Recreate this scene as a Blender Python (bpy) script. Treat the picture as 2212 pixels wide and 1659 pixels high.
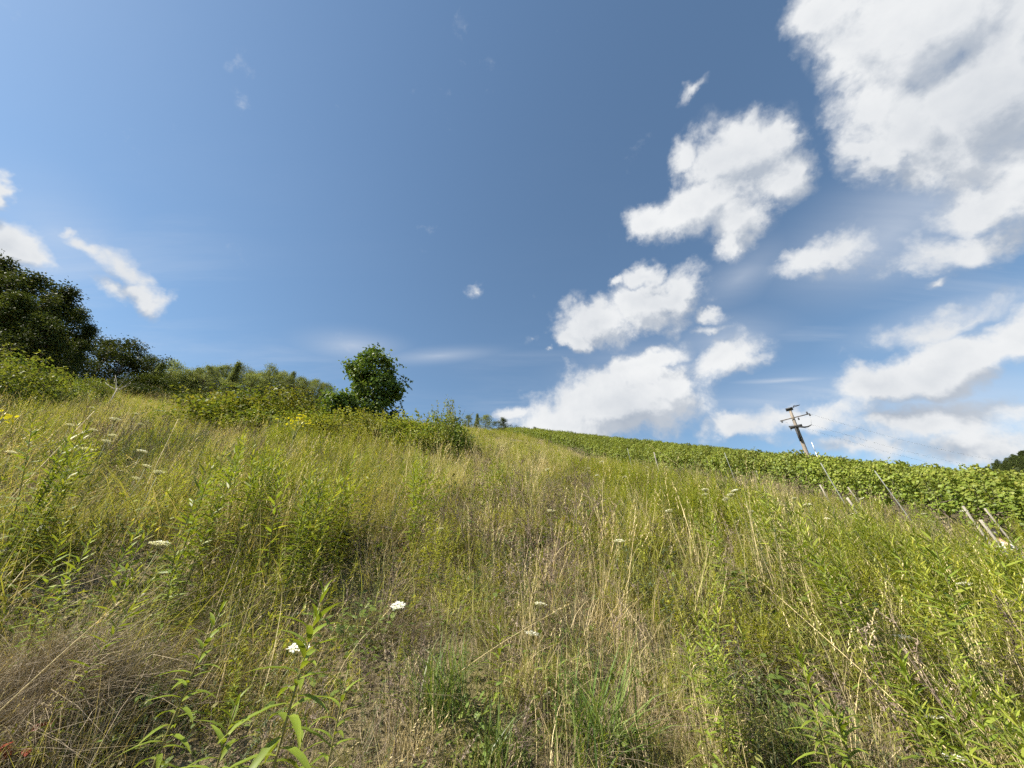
import bpy, math, random
import numpy as np
from mathutils import Vector, Matrix, Euler

for o in list(bpy.data.objects):
    bpy.data.objects.remove(o, do_unlink=True)
SC = bpy.context.scene
COL = SC.collection
R = math.radians
rng = np.random.default_rng(7)
random.seed(7)

# ------------------------------------------------------------------ camera
PITCH = R(29.2)
EYE = 1.6
FPX = 831.0                       # focal length in pixels of a 2212 x 1659 picture
cam = bpy.data.cameras.new("camera")
cam.sensor_width = 36.0
cam.lens = 36.0 * FPX / 2212.0
cam.clip_start = 0.05
cam.clip_end = 9000
cam_ob = bpy.data.objects.new("camera", cam)
COL.objects.link(cam_ob)
cam_ob.location = (0, 0, EYE)
cam_ob.rotation_euler = (R(90) + PITCH, 0, 0)
SC.camera = cam_ob

# ------------------------------------------------------------------ light
SUN_AZ, SUN_EL = R(-106), R(44)   # azimuth from +Y, clockwise
S = Vector((math.sin(SUN_AZ) * math.cos(SUN_EL), math.cos(SUN_AZ) * math.cos(SUN_EL), math.sin(SUN_EL)))
sun = bpy.data.lights.new("sun", 'SUN')
sun.energy = 5.0
sun.angle = R(0.55)
sun.color = (1.0, 0.92, 0.78)
sun_ob = bpy.data.objects.new("sun", sun)
COL.objects.link(sun_ob)
sun_ob.rotation_euler = S.to_track_quat('Z', 'Y').to_euler()
sun_ob.location = S * 50

SC.view_settings.view_transform = 'Standard'
SC.view_settings.look = 'None'
SC.view_settings.gamma = 1.0
SC.view_settings.use_curve_mapping = False
SC.view_settings.exposure = 1.3
SC.render.engine = 'CYCLES'
SC.cycles.use_denoising = False
SC.cycles.max_bounces = 4
SC.cycles.diffuse_bounces = 2
SC.cycles.glossy_bounces = 2
SC.cycles.transmission_bounces = 2
SC.cycles.use_adaptive_sampling = True
SC.cycles.adaptive_threshold = 0.02
SC.cycles.adaptive_min_samples = 12
SC.cycles.transparent_max_bounces = 4
SC.cycles.caustics_reflective = False
SC.cycles.caustics_refractive = False
try:
    SC.cycles.denoising_prefilter = 'ACCURATE'
    SC.cycles.denoising_input_passes = 'RGB_ALBEDO_NORMAL'
except Exception:
    pass


def ray(px, py):
    cx, cy = px - 1106.0, 829.5 - py
    return np.array([cx, FPX * math.cos(PITCH) - cy * math.sin(PITCH), FPX * math.sin(PITCH) + cy * math.cos(PITCH)])


def direction(px, py):
    r = ray(px, py)
    return Vector(r / np.linalg.norm(r))


# ------------------------------------------------------------------ world: clear sky with clouds
world = bpy.data.worlds.new("World")
SC.world = world
world.use_nodes = True
world.cycles.sampling_method = 'NONE'


class NT:
    """small helper around a node tree"""
    def __init__(self, tree):
        self.t = tree

    def n(self, kind, **kw):
        nd = self.t.nodes.new(kind)
        ins = kw.pop('ins', {})
        for k, v in kw.items():
            setattr(nd, k, v)
        for k, v in ins.items():
            self.set(nd.inputs[k], v)
        return nd

    def set(self, sock, v):
        if isinstance(v, bpy.types.NodeSocket):
            self.t.links.new(v, sock)
        else:
            sock.default_value = v

    def math(self, op, a, b=None, c=None, clamp=False):
        nd = self.t.nodes.new('ShaderNodeMath')
        nd.operation = op
        nd.use_clamp = clamp
        for i, v in enumerate((a, b, c)):
            if v is not None:
                self.set(nd.inputs[i], v)
        return nd.outputs[0]

    def vmath(self, op, a, b=None):
        nd = self.t.nodes.new('ShaderNodeVectorMath')
        nd.operation = op
        self.set(nd.inputs[0], a)
        if b is not None:
            self.set(nd.inputs[3] if op == 'SCALE' else nd.inputs[1], b)
        return nd.outputs['Value'] if op in ('DOT_PRODUCT', 'LENGTH') else nd.outputs[0]

    def mapr(self, v, a, b, c=0.0, d=1.0, smooth=False):
        nd = self.t.nodes.new('ShaderNodeMapRange')
        nd.interpolation_type = 'SMOOTHSTEP' if smooth else 'LINEAR'
        self.set(nd.inputs[0], v)
        for i, x in enumerate((a, b, c, d)):
            self.set(nd.inputs[i + 1], x)
        return nd.outputs[0]

    def mix(self, f, a, b, blend='MIX'):
        nd = self.t.nodes.new('ShaderNodeMix')
        nd.data_type = 'RGBA'
        nd.blend_type = blend
        self.set(nd.inputs[0], f)
        self.set(nd.inputs[6], a)
        self.set(nd.inputs[7], b)
        return nd.outputs[2]

    def noise(self, vec, scale, detail=4.0, rough=0.55, dist=0.0, dims='3D'):
        nd = self.t.nodes.new('ShaderNodeTexNoise')
        nd.noise_dimensions = dims
        self.set(nd.inputs['Vector'], vec)
        nd.inputs['Scale'].default_value = scale
        nd.inputs['Detail'].default_value = detail
        nd.inputs['Roughness'].default_value = rough
        nd.inputs['Distortion'].default_value = dist
        return nd.outputs[0]


# (px, py, radius along, radius across, tilt in degrees, weight)
CLOUDS = [
    # large cloud filling the upper right
    (2010, 60, 260, 170, -20, 1.0), (2140, 190, 260, 210, 0, 1.05), (1850, 90, 150, 110, 30, .95),
    (1960, 260, 170, 150, 40, 1.0), (1900, 345, 90, 75, 20, .85), (2210, 60, 200, 260, 0, 1.0),
    (1770, 30, 90, 60, 0, .75), (2040, 330, 190, 70, -24, .85), (2330, 260, 200, 200, 0, .9),
    (2150, 440, 150, 75, -28, .85), (2240, 400, 120, 90, 0, .9), (2080, 540, 190, 45, -12, .7),
    # middle cloud with its two arms
    (1590, 330, 130, 85, -18, 1.05), (1660, 290, 70, 70, 0, .9), (1520, 440, 140, 52, -28, .95), (1420, 480, 62, 40, 0, .85),
    (1590, 480, 90, 60, -50, .95), (1560, 525, 50, 30, -40, .8), (1690, 390, 70, 70, 0, .75), (1490, 330, 50, 60, 0, .8), (1700, 255, 42, 30, 0, .68),
    # puffs over the vineyard
    (1290, 690, 95, 50, -12, 1.05), (1240, 735, 48, 26, 0, .95), (1392, 592, 42, 34, 0, 1.0), (1395, 655, 85, 46, 0, 1.05),
    (1468, 640, 54, 76, 18, 1.0), (1345, 605, 26, 16, 0, .75), (1530, 678, 48, 20, 0, .8), (1540, 712, 60, 16, -10, .65),
    (1510, 200, 16, 50, 32, .62), (1022, 636, 26, 24, 30, .38), (1140, 730, 26, 14, -30, .5), (1178, 766, 14, 8, 0, .5),
    # bank of cloud standing on the ridge
    (1330, 870, 190, 78, -6, 1.15), (1240, 915, 160, 50, -5, 1.0), (1420, 830, 110, 50, 0, .95), (1380, 780, 110, 32, -14, .85),
    (1560, 785, 105, 52, -28, .9), (1120, 905, 60, 22, 0, .8),
    # right-hand bank, grey underneath
    (1900, 820, 120, 48, -14, 1.05), (2060, 770, 200, 62, -18, 1.1), (2210, 720, 140, 60, -18, 1.1), (1720, 905, 230, 46, -8, .74),
    (1590, 925, 110, 34, -8, .75), (2000, 905, 330, 46, -5, .74), (2140, 965, 340, 66, 0, .7), (1850, 960, 260, 36, 0, .6), (1760, 565, 110, 36, -15, .78),
    (2010, 605, 48, 16, -25, .62), (2090, 680, 220, 40, -12, .62),
    # left
    (10, 525, 110, 62, 38, 1.15), (12, 405, 36, 40, 0, .95), (80, 560, 56, 32, 40, 1.0), (268, 588, 72, 38, 52, .62),
    (318, 662, 62, 30, 22, .7), (240, 640, 54, 28, 40, .58), (215, 545, 46, 18, 25, .58), (175, 512, 24, 14, 20, .66),
    # out of the picture: the same fair-weather cumulus goes on
]


# thin even veils of high cloud: (px, py, radius along, radius across, tilt, weight)
VEILS = [(1930, 500, 330, 130, -22, .75), (760, 745, 120, 36, 4, .62), (950, 768, 150, 20, -4, .45), (2060, 690, 300, 60, -14, .7), (1600, 600, 160, 60, -35, .4),
         (1560, 730, 150, 60, -12, .5), (1700, 860, 300, 60, -6, .6), (2050, 880, 420, 130, -4, .65), (1400, 800, 260, 90, -10, .4), (120, 500, 220, 120, 30, .4), (1690, 822, 130, 9, -3, .8)]


def cloud_density_group():
    g = bpy.data.node_groups.new("cloud_density", 'ShaderNodeTree')
    g.interface.new_socket("Vector", in_out='INPUT', socket_type='NodeSocketVector')
    g.interface.new_socket("Density", in_out='OUTPUT', socket_type='NodeSocketFloat')
    g.interface.new_socket("Body", in_out='OUTPUT', socket_type='NodeSocketFloat')
    k = NT(g)
    gi = k.n('NodeGroupInput')
    go = k.n('NodeGroupOutput')
    v = gi.outputs[0]
    # turbulence displaces the direction so that blob outlines become ragged
    n1 = k.t.nodes.new('ShaderNodeTexNoise')
    k.set(n1.inputs['Vector'], v)
    n1.inputs['Scale'].default_value = 7.0
    n1.inputs['Detail'].default_value = 5.0
    n1.inputs['Roughness'].default_value = 0.6
    disp = k.vmath('SCALE', k.vmath('SUBTRACT', n1.outputs['Color'], (.5, .5, .5)), .13)
    vd = k.vmath('ADD', v, disp)
    acc = None
    for (px, py, ra, rb, tilt, w) in CLOUDS:
        c = direction(px, py)
        ct, st = math.cos(R(tilt)), math.sin(R(tilt))
        e1 = direction(px + ra * ct, py + ra * st) - direction(px - ra * ct, py - ra * st)
        e2 = direction(px - rb * st, py + rb * ct) - direction(px + rb * st, py - rb * ct)
        a, b = e1.length / 2, e2.length / 2
        u = (e1 - c * e1.dot(c)).normalized()
        vv = c.cross(u)
        rot = Matrix((u, vv, c)).transposed().to_euler('XYZ')
        m = k.n('ShaderNodeMapping', vector_type='TEXTURE')
        k.set(m.inputs['Vector'], vd)
        m.inputs['Location'].default_value = c
        m.inputs['Rotation'].default_value = rot
        sc = 1.47
        m.inputs['Scale'].default_value = (a * sc, b * sc, max(a, b) * 3)
        gr = k.n('ShaderNodeTexGradient', gradient_type='SPHERICAL')
        k.set(gr.inputs[0], m.outputs[0])
        val = k.math('MULTIPLY', gr.outputs['Fac'], w)
        acc = val if acc is None else k.math('SMOOTH_MAX', acc, val, .06)
    # fair weather clouds behind the viewer
    sep = k.n('ShaderNodeSeparateXYZ')
    k.set(sep.inputs[0], v)
    back = k.mapr(sep.outputs[1], -.05, -.45, 0, 1)
    bn = k.mapr(k.noise(v, 2.6, 3, .5), .5, .75, 0, .8)
    acc = k.math('MAXIMUM', acc, k.math('MULTIPLY', bn, back))
    body = acc
    fine = k.noise(v, 9.0, 10.0, .60, .25)
    mid = k.noise(vd, 21.0, 5.0, .55, .0)
    d = k.math('ADD', body, k.math('MULTIPLY', k.math('SUBTRACT', fine, .5), .95))
    d = k.math('ADD', d, k.math('MULTIPLY', k.math('SUBTRACT', mid, .5), .48))
    dens = k.mapr(d, .19, .62, 0, 1, True)
    # a thin frayed veil hangs round every cloud
    fray = k.math('MULTIPLY', k.mapr(body, .18, .45, 0, .75, True), k.mapr(fine, .36, .66, 0, 1, True))
    dens = k.math('MAXIMUM', dens, fray)
    k.set(go.inputs[0], dens)
    k.set(go.inputs[1], d)
    return g


def build_world():
    t = world.node_tree
    t.nodes.clear()
    k = NT(t)
    out = k.n('ShaderNodeOutputWorld')
    sky = k.n('ShaderNodeTexSky', sky_type='NISHITA', sun_disc=False, sun_elevation=SUN_EL, sun_rotation=SUN_AZ,
              altitude=200, air_density=1.1, dust_density=.3, ozone_density=1.15)
    bg = k.n('ShaderNodeBackground', ins={'Color': k.mix(1.0, sky.outputs[0], (.90, 1.0, 1.0, 1), 'MULTIPLY'), 'Strength': .064})
    tc = k.n('ShaderNodeTexCoord')
    v = k.vmath('NORMALIZE', tc.outputs['Generated'])
    grp = cloud_density_group()
    g0 = k.n('ShaderNodeGroup', node_tree=grp)
    k.set(g0.inputs[0], v)
    g1 = k.n('ShaderNodeGroup', node_tree=grp)
    off = (S + Vector((0, 0, .7))).normalized() * .055
    k.set(g1.inputs[0], k.vmath('NORMALIZE', k.vmath('ADD', v, tuple(off))))
    relief = k.math('SUBTRACT', g0.outputs[1], g1.outputs[1])
    lit = k.mapr(relief, -.34, .16, 0, 1, True)
    mott = k.mapr(k.noise(v, 4.0, 6, .55, .4), .35, .65, 0, 1, True)
    lit = k.math('ADD', k.math('MULTIPLY', lit, .72), k.math('MULTIPLY', mott, .28))
    thick = k.mapr(g0.outputs[1], .6, 1.2, 0, .22, True)
    lit = k.math('SUBTRACT', lit, thick, clamp=True)
    col = k.mix(lit, (.44, .50, .59, 1), (.93, .945, .955, 1))
    cbg = k.n('ShaderNodeBackground', ins={'Color': col, 'Strength': .39})
    # thin veil of high cirrus, drawn out into streaks
    sep = k.n('ShaderNodeSeparateXYZ')
    k.set(sep.inputs[0], v)
    zz = k.math('ADD', k.math('MAXIMUM', sep.outputs[2], 0.0), .14)
    cmb = k.n('ShaderNodeCombineXYZ')
    k.set(cmb.inputs[0], k.math('DIVIDE', sep.outputs[0], zz))
    k.set(cmb.inputs[1], k.math('DIVIDE', sep.outputs[1], zz))
    mp = k.n('ShaderNodeMapping', ins={'Rotation': (0, 0, R(-38)), 'Scale': (.75, 4.2, 1)})
    k.set(mp.inputs['Vector'], cmb.outputs[0])
    ci = k.noise(mp.outputs[0], 1.1, 6, .6, .6)
    ci2 = k.noise(cmb.outputs[0], .8, 2, .5)
    veil = k.math('MULTIPLY', k.mapr(ci, .42, .8, 0, 1, True), k.mapr(ci2, .36, .66, 0, 1, True))
    low = k.mapr(sep.outputs[2], .66, .2, .05, 1.0)
    veil = k.math('MULTIPLY', k.math('MULTIPLY', veil, .9), low)
    for (px, py, ra, rb, tilt, w) in VEILS:
        c = direction(px, py)
        ct, st = math.cos(R(tilt)), math.sin(R(tilt))
        e1 = direction(px + ra * ct, py + ra * st) - direction(px - ra * ct, py - ra * st)
        e2 = direction(px - rb * st, py + rb * ct) - direction(px + rb * st, py - rb * ct)
        u = (e1 - c * e1.dot(c)).normalized()
        mm = k.n('ShaderNodeMapping', vector_type='TEXTURE')
        k.set(mm.inputs['Vector'], v)
        mm.inputs['Location'].default_value = c
        mm.inputs['Rotation'].default_value = Matrix((u, c.cross(u), c)).transposed().to_euler('XYZ')
        mm.inputs['Scale'].default_value = (e1.length * .75, e2.length * .75, e1.length * 2)
        gr = k.n('ShaderNodeTexGradient', gradient_type='QUADRATIC_SPHERE')
        k.set(gr.inputs[0], mm.outputs[0])
        veil = k.math('MAXIMUM', veil, k.math('MULTIPLY', k.math('MULTIPLY', gr.outputs['Fac'], w), k.mapr(ci, .25, .62, .35, 1.0)))
    vbg = k.n('ShaderNodeBackground', ins={'Color': (.80, .86, .95, 1), 'Strength': .36})
    m1 = k.n('ShaderNodeMixShader')
    k.set(m1.inputs[0], veil)
    k.set(m1.inputs[1], bg.outputs[0])
    k.set(m1.inputs[2], vbg.outputs[0])
    m2 = k.n('ShaderNodeMixShader')
    k.set(m2.inputs[0], g0.outputs[0])
    k.set(m2.inputs[1], m1.outputs[0])
    k.set(m2.inputs[2], cbg.outputs[0])
    k.set(out.inputs[0], m2.outputs[0])


build_world()

# ------------------------------------------------------------------ terrain
def smooth(a, b, x):
    t = np.clip((x - a) / (b - a), 0, 1)
    return t * t * (3 - 2 * t)


def row_x(y):                       # ground line of the first vine row
    return 15.2 - .20 * (y - 10)


def H(x, y):
    x = np.asarray(x, float)
    y = np.asarray(y, float)
    d = np.hypot(x, y)
    h = .415 * y - .117 * x
    h = h - .0006 * np.maximum(0, d - 70) ** 2
    h = h + 1.0 * np.exp(-(((x + 52) / 24) ** 2 + ((y - 46) / 24) ** 2))       # shoulder under the wood
    h = h - 1.25 * np.exp(-(((x - 9) / 13) ** 2 + ((y - 36) / 17) ** 2))       # hollow along the vines
    h = h - .5 * np.exp(-(((x - 11.5) / 3.2) ** 2 + ((y - 9.3) / 3.0) ** 2))      # ground falls toward the path
    # trodden, sunken path between the weeds and the first vines
    off = x - (row_x(y) - 2.1)
    h = h - .75 * np.exp(-(off / .75) ** 2) * smooth(5, 9, y) * (1 - smooth(14, 19, y))
    h = h + .05 * np.sin(1.9 * x + .7 * y) + .04 * np.sin(2.7 * y - 1.3 * x) + .12 * np.sin(.43 * x + 1.0) * np.sin(.37 * y) * smooth(2, 9, d)
    w = smooth(190, 420, d)
    return h * (1 - w) + (-45 + 6 * np.sin(x * .004) + 5 * np.cos(y * .005)) * w


Z0 = float(H(0, 0))
cam_ob.location.z = EYE + Z0


def at(px, py, h=0.0, tmax=300.0):
    """ground point (x, y, z) under the place where the ray through a pixel is h above the ground"""
    r = ray(px, py)
    r = r / np.linalg.norm(r)
    t = np.concatenate([np.arange(.6, 12, .01), np.arange(12, tmax, .1)])
    p = np.array([0, 0, EYE + Z0])[None] + t[:, None] * r[None]
    s = p[:, 2] - H(p[:, 0], p[:, 1]) - h
    i = int(np.argmax(s < 0)) if (s < 0).any() else int(np.argmin(s))
    q = p[i]
    return np.array([q[0], q[1], float(H(q[0], q[1]))])


def ground(px, py, dist):
    """ground point in the direction of a pixel at a horizontal distance, and the height the pixel has above it"""
    r = ray(px, py)
    hd = math.hypot(r[0], r[1])
    x, y = r[0] / hd * dist, r[1] / hd * dist
    z = float(H(x, y))
    return np.array([x, y, z]), EYE + Z0 + r[2] / hd * dist - z


# ------------------------------------------------------------------ meshes
class Acc:
    """collects vertices, faces and a per-vertex tint"""
    def __init__(self):
        self.v, self.q, self.t3, self.tint, self.n = [], [], [], [], 0

    def add(self, v, quads=None, tris=None, tint=0.0):
        v = np.asarray(v, float).reshape(-1, 3)
        if quads is not None and len(quads):
            self.q.append(np.asarray(quads, int) + self.n)
        if tris is not None and len(tris):
            self.t3.append(np.asarray(tris, int) + self.n)
        tt = np.asarray(tint, float)
        self.tint.append(np.broadcast_to(tt, (len(v),)) if tt.ndim == 0 else tt)
        self.v.append(v)
        self.n += len(v)

    def mesh(self, name, mat):
        me = bpy.data.meshes.new(name)
        v = np.concatenate(self.v)
        q = np.concatenate(self.q) if self.q else np.zeros((0, 4), int)
        t = np.concatenate(self.t3) if self.t3 else np.zeros((0, 3), int)
        me.vertices.add(len(v))
        me.vertices.foreach_set('co', v.ravel())
        nl = q.size + t.size
        me.loops.add(nl)
        me.loops.foreach_set('vertex_index', np.concatenate([q.ravel(), t.ravel()]).astype(np.int32))
        me.polygons.add(len(q) + len(t))
        ls = np.concatenate([np.arange(len(q)) * 4, q.size + np.arange(len(t)) * 3]).astype(np.int32)
        me.polygons.foreach_set('loop_start', ls)
        a = me.attributes.new('tint', 'FLOAT', 'POINT')
        a.data.foreach_set('value', np.concatenate(self.tint).astype(np.float32))
        me.update(calc_edges=True)
        me.validate()
        me.polygons.foreach_set('use_smooth', np.ones(len(me.polygons), bool))
        if mat:
            me.materials.append(mat)
        return me


def nrm(a):
    return a / np.maximum(np.linalg.norm(a, axis=-1, keepdims=True), 1e-9)


def leaves(acc, P, D, L, W, droop=.2, tint=0.0, up=None, lod=1, roll=None):
    """many leaves at once: P base, D direction, L length, W width"""
    P = np.asarray(P, float)
    n = len(P)
    D = nrm(np.asarray(D, float))
    L = np.broadcast_to(np.asarray(L, float), (n,))
    W = np.broadcast_to(np.asarray(W, float), (n,))
    droop = np.broadcast_to(np.asarray(droop, float), (n,))
    tint = np.broadcast_to(np.asarray(tint, float), (n,))
    if up is None:
        up = np.tile([0, 0, 1.0], (n, 1)) + .25 * rng.normal(size=(n, 3))
    side = nrm(np.cross(D, up))
    if lod == 0:
        st, wd = [0, .45, 1], [0, 1, 0]
    elif lod == 1:
        st, wd = [0, .3, .68, 1], [.18, 1, .78, 0]
    else:
        st, wd = [0, .12, .35, .62, .84, 1], [.12, .45, 1, .85, .5, 0]
    rows = []
    idx = []
    cnt = 0
    for s, w in zip(st, wd):
        c = P + D * (L * s)[:, None]
        c = c - np.array([0, 0, 1.0]) * (droop * L * s * s)[:, None]
        if w == 0:
            rows.append(c[:, None])
            idx.append((cnt,))
            cnt += 1
        else:
            o = side * (W * .5 * w)[:, None]
            rows.append(np.stack([c - o, c + o], 1))
            idx.append((cnt, cnt + 1))
            cnt += 2
    V = np.concatenate(rows, 1)
    q, t = [], []
    if lod == 0:
        q.append((0, 1, 3, 2))
    else:
        for a, b in zip(idx[:-1], idx[1:]):
            if len(a) == 2 and len(b) == 2:
                q.append((a[0], a[1], b[1], b[0]))
            elif len(a) == 2:
                t.append((a[0], a[1], b[0]))
            else:
                t.append((a[0], b[1], b[0]))
    base = (np.arange(n) * cnt)[:, None, None]
    Q = (np.array(q)[None] + base).reshape(-1, 4) if q else None
    T = (np.array(t)[None] + base).reshape(-1, 3) if t else None
    acc.add(V.reshape(-1, 3), Q, T, np.repeat(tint, cnt))


def tubes(acc, P, rad, sides=3, tint=0.0):
    """P (n, k, 3) polylines, rad (n, k)"""
    P = np.asarray(P, float)
    if P.ndim == 2:
        P = P[None]
    n, k, _ = P.shape
    rad = np.broadcast_to(np.asarray(rad, float), (n, k))
    T = np.gradient(P, axis=1)
    T = nrm(T)
    ref = np.where(np.abs(T[..., 2:3]) > .9, np.array([1.0, 0, 0]), np.array([0, 0, 1.0]))
    A = nrm(np.cross(T, ref))
    B = np.cross(T, A)
    ang = np.arange(sides) * 2 * np.pi / sides
    V = P[:, :, None] + rad[:, :, None, None] * (A[:, :, None] * np.cos(ang)[None, None, :, None] + B[:, :, None] * np.sin(ang)[None, None, :, None])
    i = np.arange(k - 1)[:, None] * sides
    j = np.arange(sides)[None]
    j2 = (j + 1) % sides
    q = np.stack([i + j, i + j2, i + sides + j2, i + sides + j], -1).reshape(-1, 4)
    Q = (q[None] + (np.arange(n) * k * sides)[:, None, None]).reshape(-1, 4)
    tint = np.asarray(tint, float)
    tt = tint if tint.ndim == 0 else np.repeat(tint, k * sides)
    acc.add(V.reshape(-1, 3), Q, None, tt)
    # end caps
    if sides > 3:
        fan = np.array([(0, a, a + 1) for a in range(1, sides - 1)])
        caps = []
        for m in range(n):
            e = (m * k + k - 1) * sides
            caps.append(fan + e)
            caps.append(fan[:, ::-1] + m * k * sides)
        acc.t3.append(np.concatenate(caps) + acc.n - len(V.reshape(-1, 3)))


def blades(acc, base, az, L, lean, w, tint, pw=1.8, seg=4):
    n = len(base)
    s = np.linspace(0, 1, seg)
    hd = np.stack([np.cos(az), np.sin(az), np.zeros(n)], -1)
    sd = np.stack([-np.sin(az), np.cos(az), np.zeros(n)], -1)
    tw = rng.normal(0, .6, n)
    sd = sd * np.cos(tw)[:, None] + hd * np.sin(tw)[:, None]
    rows = []
    for j, sj in enumerate(s):
        c = base + hd * (lean * L * sj ** pw)[:, None]
        c = c + np.array([0, 0, 1.0]) * (L * sj * (1 - .42 * np.minimum(lean, 1.6) * sj))[:, None]
        if j == seg - 1:
            rows.append(c[:, None])
        else:
            o = sd * (w * .5 * (1 - .75 * sj ** 1.5))[:, None]
            rows.append(np.stack([c - o, c + o], 1))
    V = np.concatenate(rows, 1)
    cnt = V.shape[1]
    q = [(2 * j, 2 * j + 1, 2 * j + 3, 2 * j + 2) for j in range(seg - 2)]
    t = [(2 * seg - 4, 2 * seg - 3, 2 * seg - 2)]
    b = (np.arange(n) * cnt)[:, None, None]
    acc.add(V.reshape(-1, 3), (np.array(q)[None] + b).reshape(-1, 4), (np.array(t)[None] + b).reshape(-1, 3),
            np.repeat(np.broadcast_to(tint, (n,)), cnt))
    return V[:, -1]


def box(acc, c, size, rot=None, tint=0.0):
    sx, sy, sz = [q / 2 for q in size]
    v = np.array([(a * sx, b * sy, d * sz) for a in (-1, 1) for b in (-1, 1) for d in (-1, 1)])
    if rot is not None:
        v = v @ np.array(rot.to_matrix()).T
    q = [(0, 1, 3, 2), (4, 6, 7, 5), (0, 4, 5, 1), (2, 3, 7, 6), (0, 2, 6, 4), (1, 5, 7, 3)]
    acc.add(v + np.asarray(c), q, None, tint)


# ------------------------------------------------------------------ materials
def leaf_mat(name, main, mid, dry, trans=.35, rough=.5, spec=.25, patch=.35, vary=.3, patch_col=None):
    m = bpy.data.materials.new(name)
    m.use_nodes = True
    t = m.node_tree
    t.nodes.clear()
    k = NT(t)
    out = k.n('ShaderNodeOutputMaterial')
    at_ = k.n('ShaderNodeAttribute', attribute_name='tint')
    ramp = k.n('ShaderNodeValToRGB')
    e = ramp.color_ramp.elements
    e[0].position, e[0].color = 0.0, (*main, 1)
    e[1].position, e[1].color = 1.0, (*dry, 1)
    x = e.new(.5)
    x.color = (*mid, 1)
    k.set(ramp.inputs[0], at_.outputs['Fac'])
    oi = k.n('ShaderNodeObjectInfo')
    geo = k.n('ShaderNodeNewGeometry')
    pn = k.noise(geo.outputs['Position'], .33, 3, .6)
    col = ramp.outputs[0]
    pc = patch_col or tuple(min(1, c * 1.5) for c in mid)
    col = k.mix(k.math('MULTIPLY', k.mapr(pn, .42, .68, 0, 1, True), patch), col, (*pc, 1))
    br = k.math('ADD', 1 - vary, k.math('MULTIPLY', oi.outputs['Random'], 2 * vary))
    bc = k.n('ShaderNodeCombineColor')
    for i in range(3):
        k.set(bc.inputs[i], br)
    col = k.mix(1.0, col, bc.outputs[0], 'MULTIPLY')
    p = k.n('ShaderNodeBsdfPrincipled', ins={'Base Color': col, 'Roughness': rough, 'Specular IOR Level': spec})
    if trans > 0:
        tr = k.n('ShaderNodeBsdfTranslucent')
        tcol = k.mix(1.0, col, (1.25, 1.2, .55, 1), 'MULTIPLY')
        k.set(tr.inputs[0], tcol)
        mx = k.n('ShaderNodeMixShader')
        mx.inputs[0].default_value = trans
        k.set(mx.inputs[1], p.outputs[0])
        k.set(mx.inputs[2], tr.outputs[0])
        k.set(out.inputs[0], mx.outputs[0])
    else:
        k.set(out.inputs[0], p.outputs[0])
    return m


def rough_mat(name, a, b, scale=8.0, rough=.85, stretch=(1, 1, 1), bump=.0, coord='Object', detail=6):
    m = bpy.data.materials.new(name)
    m.use_nodes = True
    t = m.node_tree
    k = NT(t)
    p = t.nodes['Principled BSDF']
    tc = k.n('ShaderNodeTexCoord')
    mp = k.n('ShaderNodeMapping', ins={'Scale': stretch})
    k.set(mp.inputs['Vector'], tc.outputs[coord])
    nz = k.noise(mp.outputs[0], scale, detail, .62)
    col = k.mix(k.mapr(nz, .3, .7, 0, 1), (*a, 1), (*b, 1))
    k.set(p.inputs['Base Color'], col)
    p.inputs['Roughness'].default_value = rough
    p.inputs['Specular IOR Level'].default_value = .2
    if bump:
        bp = k.n('ShaderNodeBump', ins={'Strength': bump, 'Distance': .02})
        k.set(bp.inputs['Height'], nz)
        k.set(p.inputs['Normal'], bp.outputs[0])
    return m


M = {}
M['goldenrod'] = leaf_mat('goldenrod_leaf', (.15, .205, .024), (.30, .305, .04), (.38, .31, .12), .4, .55, .2, .45, .3, (.36, .34, .05))
M['hero'] = leaf_mat('goldenrod_leaf_near', (.145, .205, .026), (.27, .295, .045), (.28, .2, .08), .34, .5, .25, .1, .2)
M['grass'] = leaf_mat('meadow_grass_blade', (.155, .195, .034), (.30, .30, .065), (.48, .42, .20), .32, .6, .15, .4, .28, (.36, .34, .13))
M['sedge'] = leaf_mat('sedge_blade', (.10, .16, .035), (.17, .22, .06), (.32, .27, .13), .3, .4, .4, .1, .2)
M['straw'] = leaf_mat('dry_grass_straw', (.62, .53, .29), (.54, .44, .24), (.36, .27, .15), .24, .55, .25, .2, .28, (.54, .40, .24))
M['thatch'] = leaf_mat('dead_grass_thatch', (.20, .16, .115), (.29, .235, .165), (.42, .35, .24), .15, .7, .15, .2, .3, (.18, .14, .105))
M['mugwort'] = leaf_mat('mugwort_leaf', (.085, .115, .05), (.12, .145, .07), (.16, .13, .08), .25, .6, .2, .25, .3)
M['weed'] = leaf_mat('dead_weed_stem', (.13, .09, .065), (.20, .155, .12), (.30, .25, .20), .05, .8, .1, .2, .35)
M['herb'] = leaf_mat('low_herb_leaf', (.075, .125, .022), (.13, .17, .035), (.22, .16, .07), .32, .5, .3, .3, .3)
M['bramble'] = leaf_mat('bramble_leaf', (.11, .16, .026), (.195, .215, .038), (.24, .20, .055), .34, .6, .15, .4, .3, (.22, .205, .042))
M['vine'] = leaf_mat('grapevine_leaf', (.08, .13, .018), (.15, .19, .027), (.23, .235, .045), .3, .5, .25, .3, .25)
M['tree'] = leaf_mat('lone_tree_leaf', (.05, .092, .019), (.10, .155, .032), (.17, .21, .05), .32, .5, .25, .12, .15)
M['wood'] = leaf_mat('woodland_leaf', (.030, .046, .013), (.06, .08, .022), (.09, .098, .03), .22, .65, .1, .3, .25, (.075, .088, .024))
M['birch'] = leaf_mat('birch_leaf', (.12, .15, .06), (.16, .19, .08), (.2, .21, .1), .36, .65, .12, .2, .25)
M['shrub'] = leaf_mat('shrub_leaf', (.10, .15, .028), (.17, .20, .04), (.21, .21, .06), .34, .6, .15, .2, .2)
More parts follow.
